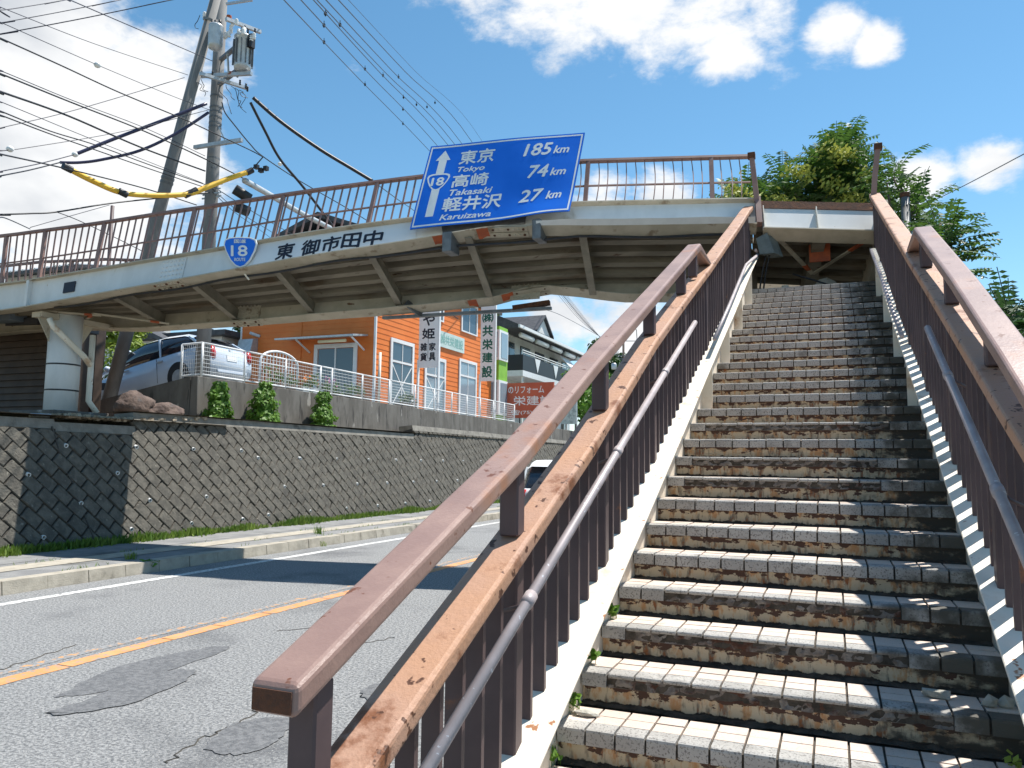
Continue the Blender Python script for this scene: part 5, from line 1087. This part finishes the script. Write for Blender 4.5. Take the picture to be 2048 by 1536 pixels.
for (s0, s1) in segs:
    b = MB(); b.box(AX, AX+1.5, s0, s1, zf2-.35, zf2); bal = ob('balcony', b, white, ap)
    b = MB(); b.box(AX+1.42, AX+1.5, s0, s1, zf2+.002, zf2+.95); ob('front_panel', b, panel_dk, bal)
    b = MB(); b.box(AX, AX+1.418, s0, s0+.08, zf2+.002, zf2+.95); ob('front_panel', b, panel_dk, bal)
    for k in (.3, .72): yy = s0+(s1-s0)*k; b = MB(); b.prism([(AX+1.505, yy-.5, zf2+.95), (AX+1.505, yy+.5, zf2+.95), (AX+1.505, yy, zf2+.08)], (.02, 0, 0)); ob('white_triangle', b, white, bal)
    for h in (1.08, 1.22): b = MB(); b.tube([(AX+1.46, s0, zf2+h), (AX+1.46, s1, zf2+h)], .03, 6); ob('hand_rail', b, white, bal)
    for k in range(5): yy = s0+(s1-s0)*k/4; b = MB(); b.tube([(AX+1.46, yy, zf2+.95), (AX+1.46, yy, zf2+1.22)], .025, 6); ob('rail_post', b, white, bal)
    for k in range(3): yy = s0+.3+(s1-s0-.6)*k/2; b = MB(); b.box(AX+1.3, AX+1.4, yy-.06, yy+.06, 3, zf2-.351); ob('balcony_post', b, white, bal)
    n_ = max(2, int((s1-s0)/2.6))
    for k in range(n_):
        for z0_, z1_ in ((zf2+.1, zf2+2.0), (3.4, zf2-.7)):
            yy = s0+(s1-s0)*(k+.5)/n_; b = MB(); b.box(AX, AX+.05, yy-.85, yy+.85, z0_, z1_); wf = ob('window', b, roof_dk, ap)
            for q in (-1, 1): b = MB(); b.box(AX+.052, AX+.065, yy+q*.42-.38, yy+q*.42+.38, z0_+.05, z1_-.06); ob('pane', b, glass_m if (k+q) % 2 else glass_pale, wf)
        b = MB(); b.tube([(AX+1.2, yy-1.0, zr-.55), (AX+1.2, yy+1.0, zr-.55)], .16, 8); ob('awning_roll', b, white, bal, smooth=True)
lz = thing('laundry_sheet', (AX+1.3, segs[1][0]+1, zf2), 'white sheet airing on the apartment balcony rail', 'laundry')
b = MB(); s0 = segs[1][0]; b.hexa([(AX+1.55, s0+.2, zf2+1.25), (AX+1.55, s0+2.2, zf2+1.25), (AX+1.58, s0+2.2, zf2+1.25), (AX+1.58, s0+.2, zf2+1.25), (AX+.9, s0, zf2+2.0), (AX+.9, s0+1.8, zf2+2.0), (AX+.93, s0+1.8, zf2+2.0), (AX+.93, s0, zf2+2.0)]); ob('sheet', b, white, lz)

# ------------------------------------------------------------------ buildings at the left behind the pier
sd_ = thing('louvred_shed', (-16.5, 12, 2.2), 'dark brown horizontally boarded shed behind the bridge pier', 'shed')
yq = 11.6; xL, xR = -26., onY(93, 720, yq).x
b = MB(); b.box(xL, xR, yq+.06, yq+1.1, 2, 4.35); ob('wall_core', b, siding_b, sd_)
for k in range(15): z = 2.2+k*.145; b = MB(); b.hexa([(xL, yq, z), (xR+.02, yq, z), (xR+.02, yq+.058, z), (xL, yq+.058, z), (xL, yq+.045, z+.14), (xR+.02, yq+.045, z+.14), (xR+.02, yq+.058, z+.14), (xL, yq+.058, z+.14)]); ob('board', b, siding_b, sd_)
b = MB(); b.box(xL-.2, xR+.05, yq-.3, yq+1.2, 4.36, 4.5); ob('roof', b, roof_dk, sd_)
q0, q1 = onY(158, 720, 13.0).x, onY(192, 720, 13.0).x
bx_ = thing('brown_hut', (q0, 13.4, 2.3), 'narrow reddish brown metal hut beside the pier drainpipe', 'hut')
b = MB(); b.box(q0-.4, q1-.1, 13.0, 13.18, 2.2, 4.62); ob('wall', b, mat('red_brown_metal', (.12, .06, .045), (.15, .078, .06), 3, .6), bx_)
b = MB(); b.box(q1-.1, q1, 12.98, 13.2, 2.2, 4.62); ob('corner_trim', b, siding_b, bx_)
p = onX(10, 636, -16.3); lf = thing('flood_light', p, 'grey box lamp hung beneath the girder at the far bank', 'lamp')
b = MB(); b.box(p.x-.6, p.x+.35, p.y-.15, p.y+.25, p.z-.08, p.z+.12); ob('housing', b, mat('blue_grey_metal', (.2, .25, .3), (.25, .3, .35), 4, .5), lf, bevel=.01)
# pale house with dark sloping eaves
hs_ = thing('pale_house', (-26, 24, 2.4), 'pale rendered house with a dark sloping roof edge behind the parked car', 'house')
Yh = 24; a0, a1 = onY(268, 690, Yh), onY(385, 690, Yh)
b = MB(); b.box(a0.x-4, a1.x+1.5, Yh, Yh+6, 2.3, 6.4); ob('wall', b, siding_w, hs_)
e0, e1 = onY(285, 652, Yh-.5), onY(372, 696, Yh-.5); b = MB(); b.bar(e0+V((-.8, 0, .3)), e1, 1.2, .16, (.3, 0, 1)); ob('eave', b, roof_dk, hs_)
b = MB(); b.box(a0.x-4.5, a1.x+2, Yh-.4, Yh+6.4, 6.4, 6.6); ob('roof', b, roof_dk, hs_)
x = onY(282, 690, Yh-.06).x; b = MB(); b.box(x-.12, x+.12, Yh-.06, Yh-.002, 2.3, 6.3); ob('drain_trim', b, siding_b, hs_)
x = onY(343, 690, Yh-.1).x; b = MB(); b.tube([(x, Yh-.12, 2.3), (x, Yh-.12, 6.3)], .06, 8); ob('downpipe', b, galv, hs_)
# grey gable seen through the railing
g0 = atD(640, 460, 45); gh = thing('gabled_house', (g0.x, g0.y, 3), 'grey gable roof just showing through the bridge railing', 'house')
b = MB(); b.box(g0.x-3, g0.x+3, g0.y, g0.y+6, 3, g0.z-.2); ob('wall', b, siding_w, gh)
b = MB(); b.prism([(g0.x-3.4, g0.y-.3, g0.z-.25), (g0.x, g0.y-.3, g0.z+1.0), (g0.x+3.4, g0.y-.3, g0.z-.25), (g0.x+3.4, g0.y-.3, g0.z-.5), (g0.x, g0.y-.3, g0.z+.7), (g0.x-3.4, g0.y-.3, g0.z-.5)], (0, 7, 0)); ob('roof', b, roof_dk, gh)
g0 = atD(118, 545, 40); gt = thing('tiled_house', (g0.x, g0.y, 2.3), 'house with a pale striped tile roof behind the left end of the bridge', 'house')
b = MB(); b.box(g0.x-4, g0.x+1.5, g0.y, g0.y+6, 2.3, g0.z); ob('wall', b, siding_w, gt)
rr = ob('roof', (lambda mb: mb.hexa([(g0.x-5, g0.y-.8, g0.z-.1), (g0.x+2.2, g0.y-.8, g0.z-.1), (g0.x+2.2, g0.y+4, g0.z+.9), (g0.x-5, g0.y+4, g0.z+.9), (g0.x-5, g0.y-.8, g0.z+.05), (g0.x+2.2, g0.y-.8, g0.z+.05), (g0.x+2.2, g0.y+4, g0.z+1.05), (g0.x-5, g0.y+4, g0.z+1.05)]))(MB()), roof_dk, gt)
for k in range(24): x = g0.x-4.9+k*.3; b = MB(); b.tube([(x, g0.y-.82, g0.z+.06), (x, g0.y+4, g0.z+1.06)], .06, 5); ob('tile_ridge', b, galv, rr)

# ------------------------------------------------------------------ parked car on the sloping drive, nose down
def car(name, loc, hd, pitch, lab, paint, L_=4.5, Wd=1.74, Ht=1.5, grp=None):
    t = bpy.data.objects.new(name, None); COL.objects.link(t); tag(t, lab, 'car', grp)
    def add(nm, mb, m_, par=t, smooth=False, bevel=0):
        o = bpy.data.objects.new(nm, mb.mesh(nm, smooth)); COL.objects.link(o); o.data.materials.append(m_); o.parent = par
        if bevel: q = o.modifiers.new('bevel', 'BEVEL'); q.width = bevel; q.segments = 2; q.limit_method = 'ANGLE'
        return o
    h = Wd/2
    # x forward (nose +), body shell by sections: x, half width, bottom, belt
    sec = [(-L_/2, .78, .42, .86), (-L_/2+.12, .9, .28, .98), (-L_/2+.5, .98, .22, 1.0), (-.9, 1., .2, .98), (.3, 1., .2, .95), (1.0, .98, .2, .9), (1.6, .95, .22, .82), (2.0, .86, .25, .70), (L_/2, .6, .35, .55)]
    b = MB(); rings = []
    for x, w, z0, z1 in sec:
        w *= h; m_ = (z0+z1)/2
        rings.append([(x, -w*.9, z0), (x, -w, z0+.12), (x, -w, m_), (x, -w*.97, z1-.06), (x, -w*.88, z1), (x, w*.88, z1), (x, w*.97, z1-.06), (x, w, m_), (x, w, z0+.12), (x, w*.9, z0)])
    b.loft(rings); body = add('body', b, paint, smooth=True)
    gs = [(-L_/2+.18, .74, .96, .99), (-L_/2+.75, .8, .97, Ht-.1), (-.8, .82, .97, Ht-.02), (-.1, .82, .95, Ht), (.5, .8, .94, Ht-.1), (1.2, .76, .9, 1.12), (1.62, .7, .82, .84)]
    b = MB(); b.loft([[(x, -w*h*1.1, z0-.05), (x, -w*h, max(z1-.08, z0-.04)), (x, -w*h*.82, z1-.02), (x, w*h*.82, z1-.02), (x, w*h, max(z1-.08, z0-.04)), (x, w*h*1.1, z0-.05)] for x, w, z0, z1 in gs]); cab = add('cabin_glass', b, car_glass, smooth=True)
    b = MB(); rs_ = []
    for x, w, z1 in ((-L_/2+.55, .78, Ht-.17), (-L_/2+.8, .8, Ht-.07), (-.8, .815, Ht+.005), (-.1, .81, Ht+.02), (.45, .79, Ht-.06)): rs_.append([(x, -w*h*1.0, z1-.07), (x, -w*h*.8, z1), (x, w*h*.8, z1), (x, w*h*1.0, z1-.07)])
    b.loft(rs_, closed=False, cap=False); add('roof', b, paint, smooth=True)
    for s in (-1, 1):
        for (xa, za, xb, zb) in ((.45, Ht-.12, 1.62, .86), (-.62, Ht-.06, -.68, .95), (-L_/2+.62, Ht-.2, -L_/2+.2, .98)):
            b = MB(); b.bar((xa, s*h*.82, za), (xb, s*h*.88, zb), .05, .06, (0, 1, 0)); add('pillar', b, paint)
        for x in (-1.32, 1.36):
            b = MB(); b.lathe((x, s*(h-.19), .31), [(.31, 0), (.31, .19)], 24, (0, s, 0)); wh = add('wheel', b, black_m, smooth=False)
            b = MB(); b.lathe((x, s*(h-.02), .31), [(.2, 0), (.2, .03), (.08, .035)], 16, (0, s, 0)); add('rim', b, galv, wh)
            b = MB(); b.lathe((x, s*(h-.03), .34), [(.36, 0), (.36, .037)], 24, (0, s, 0)); add('wheel_arch', b, black_m)
        b = MB(); b.lathe((-L_/2+.06, s*h*.7, .8), [(.09, -.16), (.11, 0), (.09, .16)], 8); add('tail_lamp', b, red_l, smooth=True)
        b = MB(); b.hexa([(1.9, s*h*.45, .6), (2.12, s*h*.5, .56), (1.85, s*h*.83, .6), (1.7, s*h*.83, .62), (1.85, s*h*.45, .72), (2.05, s*h*.5, .68), (1.8, s*h*.82, .72), (1.65, s*h*.83, .74)]); add('headlamp', b, glass_pale)
        b = MB(); b.lathe((1.0, s*(h+.1), .98), [(.04, -.08), (.08, -.03), (.08, .05), (.03, .09)], 8, (0, s, .2)); add('door_mirror', b, paint, smooth=True)
        for x in (-.85, .35): b = MB(); b.bar((x, s*(h+.012), .82), (x+.2, s*(h+.012), .82), .03, .035); add('door_handle', b, galv)
        for x in (-.62, .95): b = MB(); b.bar((x, s*(h*1.001), .3), (x, s*(h*.995), .92), .006, .012, (0, 1, 0)); add('door_seam', b, black_m)
    b = MB(); b.box(-L_/2-.012, -L_/2+.02, -.17, .17, .62, .78); add('number_plate', b, sign_white)
    b = MB(); b.lathe((-L_/2+.03, 0, .9), [(.05, 0), (.045, .02)], 12, (-1, 0, .3)); add('badge', b, galv)
    b = MB(); b.bar((-L_/2+.1, -.5, .34), (-L_/2+.1, .5, .34), .2, .1); add('bumper', b, paint, bevel=.03)
    b = MB(); b.bar((-L_/2+.34, -.3, 1.07), (-L_/2+.3, .1, 1.1), .02, .02); add('rear_wiper', b, black_m)
    t.matrix_world = Matrix.Translation(loc)@Matrix.Rotation(hd, 4, 'Z')@Matrix.Rotation(pitch, 4, 'Y')
    return t
rear = onY(462, 740, 15.3)
car('parked_car', (rear.x-2.2, 15.5, 3.46+.168*(rear.x-2.2+13.45)), math.pi-.04, math.atan(.168), 'silver-blue hatchback parked nose down on the sloping drive', car_m)
pv = onZ(1085, 1005, ZR)
car('moving_car', (-7.3, onX(1085, 960, -7.3).y+1.6, ZR), math.pi/2, 0, 'white-roofed dark-windowed car on the road glimpsed past the stair rail', white, 3.5, 1.5, 1.75)
# ------------------------------------------------------------------ vegetation
def pinnate(b, base, d, L_, rg, pairs=10, ll=.12, droop=.55):
    p = V(base); d = V(d).normalized(); st = L_/pairs; path = [p.copy()]
    for k in range(pairs+1):
        side = d.cross(V((0, 0, 1)))
        if side.length < .1: side = V((1, 0, 0))
        side.normalize(); up = side.cross(d)
        if k > 0:
            t = k/pairs; l = ll*(.65+.9*t*(1.25-t))*rg.uniform(.85, 1.1)
            for s in (-1, 1):
                q = (side*s+d*.35-V((0, 0, rg.uniform(.15, .6)))).normalized(); w = d*(l*.21); tip = p+q*l; m_ = p+q*l*.45
                b.poly([p, m_-w, tip, m_+w])
        p = p+d*st; d = (d-V((0, 0, droop/pairs))).normalized(); path.append(p.copy())
    b.tube([path[0], path[len(path)//2], path[-1]], .006, 3, False)
def ailanthus(name, base, shoots, lab, seed, m_, leafL=.6, nl=8, pairs=10, ll=.12, fruits=(), trunk_r=.12, fork=None):
    rg = random.Random(seed); t = thing(name, base, lab, 'tree')
    fork = fork or V(base).lerp(sum(shoots, V())/len(shoots), .45); b = MB()
    b.tube(smoothpts([V(base)-V((0, 0, .2)), V(base).lerp(fork, .5)+V((.1, 0, 0)), fork], 5), [trunk_r*(1-.03*k) for k in range(11)], 10); tr = ob('trunk', b, bark, t, smooth=True)
    for s in shoots:
        b = MB(); mid = fork.lerp(s, .5)+V((rg.uniform(-.2, .2), rg.uniform(-.2, .2), -.15)); b.tube(smoothpts([fork, mid, s], 4), [.05, .045, .04, .035, .03, .025, .022, .018, .014], 6); ob('limb', b, bark, t, smooth=True)
    b = MB()
    for s in shoots:
        n_ = nl+rg.randint(-2, 2); a0 = rg.uniform(0, 6.28)
        for k in range(n_):
            a = a0+6.2832*k/n_*1.0+rg.uniform(-.3, .3); el = rg.uniform(.0, 1.0)
            if k == 0: el = 1.3
            d = V((math.cos(a)*math.cos(el), math.sin(a)*math.cos(el), math.sin(el))); pinnate(b, V(s)-V((0, 0, rg.uniform(0, .35))), d, leafL*rg.uniform(.75, 1.25), rg, pairs, ll, rg.uniform(.5, 1.2))
    ob('crown', b, m_, t, recalc=False)
    for c in fruits:
        b = MB()
        for _ in range(95):
            p = V(c)+V((rg.gauss(0, .13), rg.gauss(0, .13), rg.gauss(0, .09))); nr = V((rg.gauss(0, 1), rg.gauss(0, 1), rg.gauss(0, 1))).normalized(); u = nr.orthogonal().normalized(); w = nr.cross(u); b.poly([p-u*.055, p-w*.024, p+u*.055, p+w*.024])
        ob('fruit_cluster', b, fruit_m, t, recalc=False, kind='stuff')
    return t
rg = random.Random(3)
def crown_pts(polys, n, Y, dy, seed):   # scatter shoot tips through a volume whose outline is given at the tree's own distance
    rg = random.Random(seed); o = []
    while len(o) < n:
        (cx, cy, rx, ry) = rg.choice(polys); a = rg.uniform(0, 6.28); r_ = math.sqrt(rg.random())
        o.append(onY(cx+rx*r_*math.cos(a), cy+ry*r_*math.sin(a), Y+rg.uniform(-dy, dy)))
    return o
shA = crown_pts([(1690, 300, 35, 26), (1640, 345, 80, 40), (1700, 350, 65, 45), (1560, 390, 85, 32), (1490, 400, 45, 26), (1640, 410, 140, 35), (1730, 390, 40, 45)], 84, 17.5, 1.3, 5)
ailanthus('tree_of_heaven', (1.2, 17.5, 0), shA, 'large tree with feathery leaves and yellow seed clusters behind the landing', 11, leaf1, .62, 8, 10, .165,
          [onY(px, py, 15.9) for px, py in ((1595, 340), (1615, 350), (1660, 300), (1690, 310), (1665, 370), (1690, 390), (1705, 400), (1560, 400), (1500, 400), (1730, 350), (1470, 380))], .16, onY(1630, 430, 17.5))
shB = crown_pts([(1885, 450, 22, 26), (1875, 490, 32, 40), (1900, 520, 32, 40), (1870, 570, 40, 40), (1850, 620, 30, 50)], 17, 11.5, .7, 8)
ailanthus('tree_of_heaven', (3.4, 11.5, 0), shB, 'young tree with long comb-like leaves standing above the right stair railing', 12, leaf1, .55, 8, 11, .125, (), .07, onY(1890, 640, 11.5))
shC = crown_pts([(2010, 640, 45, 50), (1990, 700, 50, 60), (1960, 740, 60, 60), (2040, 760, 40, 60)], 30, 10., .7, 9)
ailanthus('tree_of_heaven', (3.6, 10.0, 0), shC, 'darker leafy sapling seen between the two right-hand stair rails', 13, leaf3, .45, 8, 9, .11, (), .06, onY(1990, 800, 10.))
shD = crown_pts([(1815, 440, 18, 40), (1790, 360, 20, 30), (1830, 400, 10, 20)], 9, 16, .5, 10)
ailanthus('tree_of_heaven', (2.6, 16., 0), shD, 'slender sapling beside the grey steel post', 14, leaf1, .65, 7, 9, .17, (), .06, onY(1810, 500, 16))
p = onY(1810, 395, 15.2); b = MB(); b.tube([(p.x, p.y, 0), (p.x, p.y, p.z)], .075, 12); gp = ob('steel_post', b, steel, None, smooth=True, label='grey steel post with rusty cap rising beside the right railing', category='post')
b = MB(); b.tube([(p.x, p.y, p.z+.001), (p.x, p.y, p.z+.08)], .082, 12); ob('cap', b, rust, gp, smooth=False)
# undergrowth to the right of the stairs
for k, (x, y, s, lab) in enumerate(((2.4, 9.0, (1.0, 1.4, .9), 'low dark bush close beside the right stair railing'), (3.4, 13.5, (1.5, 1.8, 1.3), 'rounded bush at the foot of the young comb-leaved tree'), (1.8, 15.6, (1.3, 1.2, 1.1), 'bush at the trunk of the large feathery tree'), (5.0, 7.5, (1.2, 1.5, 1.0), 'bush standing away from the stairs at the verge'))):
    t = thing('bush', (x, y, 0), lab, 'bush', 'undergrowth beside the stairs'); leafball(2600, (x, y, s[2]*.9), (s[0]*1.1, s[1]*1.1, s[2]*1.1), leaf3, .09, par=t, seed=40+k)
    b = MB(); b.tube([(x, y, -.1), (x+.05, y, s[2]*.7)], [.05, .03], 6); ob('stem', b, bark, t)
# three shrubs on the wall ledge
for k, (px, py0, py1, w, lab) in enumerate(((437, 768, 828, 62, 'smallest ledge shrub, beside the corner of the low wall'), (527, 768, 838, 72, 'tallest pointed shrub, middle of three on the wall ledge'), (645, 788, 850, 60, 'squat bushy shrub on the wall ledge beneath the fence bend'))):
    bt_ = onX(px, py1, -13.05); tp_ = onX(px, py0, -13.05); dd = (bt_-EYE).dot(CF); wm = w*dd/FPX; h = tp_.z-2.45
    t = thing('shrub', (bt_.x, bt_.y, 2.46), lab, 'shrub', 'ledge shrubs')
    rg = random.Random(60+k); b = MB()
    for _ in range(1500):
        z = rg.random()**1.25; r0 = wm*.58*(1-.6*z)*(1+.6*noise.noise(V((z*5, k*3., 1)))); a = rg.uniform(0, 6.28); rr = r0*math.sqrt(rg.uniform(.25, 1)); rr *= 1+.4*noise.noise(V((math.cos(a)*1.6, math.sin(a)*1.6, z*4+k*9)))
        p = V((bt_.x+.7*rr*math.cos(a), bt_.y+rr*math.sin(a), 2.46+z*h+.03)); nr = V((math.cos(a)+rg.uniform(-.6, .6), math.sin(a)+rg.uniform(-.6, .6), rg.uniform(0, 1.2))).normalized(); u = nr.orthogonal().normalized(); q = rg.uniform(0, 6.28); u = u*math.cos(q)+nr.cross(u)*math.sin(q); w_ = nr.cross(u); l = rg.uniform(.035, .075)
        b.poly([p-u*l, p-w_*l*.55, p+u*l, p+w_*l*.55])
    ob('foliage', b, leaf2, t, recalc=False)
    b = MB(); b.tube([(bt_.x, bt_.y, 2.4), (bt_.x, bt_.y, 2.46+h*.7)], [.025, .01], 6); ob('stem', b, bark, t)
# other greenery
def bushtree(name, c, s, m_, lab, n, sz, seed, z0, cat='tree'):
    t = thing(name, (c[0], c[1], z0), lab, cat); leafball(n, c, s, m_, sz, 'crown', t, seed); b = MB(); b.tube([(c[0], c[1], z0-.2), (c[0]+.05, c[1], c[2])], [.1, .05], 8); ob('trunk', b, bark, t, smooth=True); return t
p = onX(240, 700, -19.5); bushtree('maple_tree', (p.x, p.y, p.z+.1), (1.0, 1.0, 1.0), leafy, 'yellow-green maple behind the leaning pole', 2600, .08, 71, 2.4)
p = onX(262, 745, -18.0); bushtree('garden_bush', (p.x, p.y, p.z), (.7, .7, .7), leaf1, 'dark garden bush beneath the maple', 1500, .07, 72, 2.4, 'bush')
p = onX(1178, 800, -14.6); bushtree('roadside_bush', (p.x, p.y, p.z+.3), (2.2, 4.5, 2.6), leaf2, 'bright green roadside bush beside the notice board', 5200, .2, 73, 2.4, 'bush')
p = atD(475, 688, 60); bushtree('distant_tree', (p.x, p.y, p.z-.6), (1.4, 1.4, 1.6), leaf3, 'distant tree beside the left edge of the orange building', 900, .22, 74, 3)
for k, (px, lab) in enumerate(((1225, 'distant dark tree at the foot of the far pole'), (1262, 'distant dark tree just beyond the far pole'), (1300, 'distant dark tree furthest along the road'))):
    p = atD(px, 752, 110); bushtree('distant_tree', (p.x, p.y, p.z), (4.5, 4.5, 4.), leaf3, lab, 2400, .5, 75+k, 0)
# grass along the foot of the wall
rg = random.Random(90); b = MB()
for _ in range(15000):
    y = 7.4+rg.random()**1.3*40; cl_ = noise.noise(V((y*.8, 0, 3)))+.55
    if rg.random() > cl_+.15: continue
    x = -11.86+abs(rg.gauss(0, .09))*(.6+cl_); h = rg.uniform(.04, .15)*(.6+max(0, cl_)); a = rg.uniform(0, 6.28); s_ = V((math.cos(a), math.sin(a), 0))*rg.uniform(.008, .018); q = V((x, y, ZS)); tt = q+V((rg.uniform(-.05, .09), rg.uniform(-.07, .07), h)); b.poly([q-s_, q+s_, q.lerp(tt, .6)+s_*.9, tt, q.lerp(tt, .6)-s_*.9])
ob('grass', b, grass_m, None, recalc=False, label='strip of weeds and grass along the foot of the block wall', category='grass', kind='stuff')
b = MB()
for _ in range(3000):
    y = 5+rg.random()*30; x = rg.choice((-9.6, -10.12, -10.64))+rg.gauss(0, .03)
    if noise.noise(V((y*1.3, x*3, 8))) < .18: continue
    h = rg.uniform(.02, .07); a = rg.uniform(0, 6.28); s_ = V((math.cos(a), math.sin(a), 0))*.006; q = V((x, y, ZS)); tt = q+V((rg.uniform(-.04, .04), rg.uniform(-.04, .04), h)); b.poly([q-s_, q+s_, tt])
ob('pavement_weeds', b, grass_m, None, recalc=False, label='sparse weeds in the joints of the far pavement', category='weeds', kind='stuff')
for px, py, n_, h, lab in ((298, 1143, 60, .17, 'leafy weed in the gutter at the edge of the bridge shadow'), (262, 1118, 45, .12, 'weed tuft on the kerb just inside the bridge shadow'), (643, 1092, 40, .12, 'weed tuft in the gutter beyond the bridge shadow'), (638, 1068, 40, .2, 'wispy grass standing on the kerb beyond the bridge shadow'), (60, 1096, 60, .2, 'broad-leaved weed at the wall foot before the shadow'), (110, 1095, 60, .2, 'grass tuft at the wall foot on the shadow edge')):
    p = onZ(px, py, ZR if 'gutter' in lab else ZS); weed('weed', tuple(p), n_, .11, h, leaf2 if 'lea' in lab else grass_m, lab, 'kerbside weeds', 'lea' not in lab)
# boulders and gravel on the terrace edge
def boulder(c, s, lab, seed):
    bm = bmesh.new(); bmesh.ops.create_icosphere(bm, subdivisions=4, radius=1)
    for v in bm.verts:
        d = v.co.normalized(); k = 1+.26*noise.noise(d*1.4+V((seed, 0, 0)))+.15*abs(noise.noise(d*3+V((seed, 3, 0))))+.06*noise.noise(d*8); v.co = V((d.x*s[0], d.y*s[1], d.z*s[2]))*k+V(c)
    me = bpy.data.meshes.new('boulder'); bm.to_mesh(me); bm.free(); me.shade_smooth(); ob('boulder', me, rock_m, None, label=lab, category='boulder', group='boulders on the wall ledge')
p = onX(268, 800, -13.5); boulder((p.x, p.y, 2.62), (.34, .38, .29), 'taller rounded boulder next to the brown hut', 1.)
p = onX(325, 812, -13.3); boulder((p.x, p.y, 2.52), (.33, .5, .21), 'flatter boulder against the low wall corner', 5.)
b = MB(); rg = random.Random(5)
for _ in range(1400):
    x, y = rg.uniform(-13.9, -12.55), rg.uniform(9.8, 13.2); s_ = rg.uniform(.015, .045); z = 2.26+rg.uniform(0, .05)+.25*max(0, (y-11))*.25; b.hexa([(x+rg.uniform(-1, 1)*s_*.4+a*s_, y+c*s_+rg.uniform(-1, 1)*s_*.4, z+e*s_*.7) for e in (-1, 1) for a, c in ((-1, -1), (1, -1), (1, 1), (-1, 1))])
ob('gravel', b, mat('gravel_stone', (.26, .21, .15), (.42, .36, .28), 6, .95), None, label='loose gravel beside the pier footing on the wall top', category='gravel', kind='stuff')
# grit and gravel on the ground outside the left railing
b = MB()
for _ in range(1500):
    x, y = rg.uniform(-1.95, -1.2), rg.uniform(.9, 6.5); s_ = rg.uniform(.004, .014); z = ZS-.016; b.hexa([(x+rg.uniform(-1, 1)*s_*.4+a*s_, y+c*s_, z+e*s_*.6) for e in (-1, 1) for a, c in ((-1, -1), (1, -1), (1, 1), (-1, 1))])
ob('grit', b, debris_m, None, label='pale grit scattered on the pavement outside the stair railing', category='gravel', kind='stuff')
for k, (x, y, lab) in enumerate(((-1.35, 2.6, 'green weed growing under the left railing near its lower end'), (-1.4, 3.4, 'green weed growing under the left railing further up'))): weed('weed', (x, y, ZS-.02), 50, .1, .25, leaf2, lab, 'weeds under the railing')
# far hills closing the valley
b = MB(); r0, r1, r2 = [], [], []
for k in range(61):
    a = R(-80+160*k/60); d = V((math.sin(a), math.cos(a), 0)); h = 14+9*noise.noise(V((k*.22, 0, 4)))+3*noise.noise(V((k*.9, 2, 4))); r0.append(d*430+V((0, 0, -1))); r1.append(d*500+V((0, 0, h))); r2.append(d*620+V((0, 0, -1)))
b.loft([r0, r1, r2], closed=False, cap=False); ob('hills', b, mat('hill_woods', (.035, .06, .03), (.06, .09, .04), .08, .95, bump=1., bscale=.2), None, smooth=True, kind='structure')
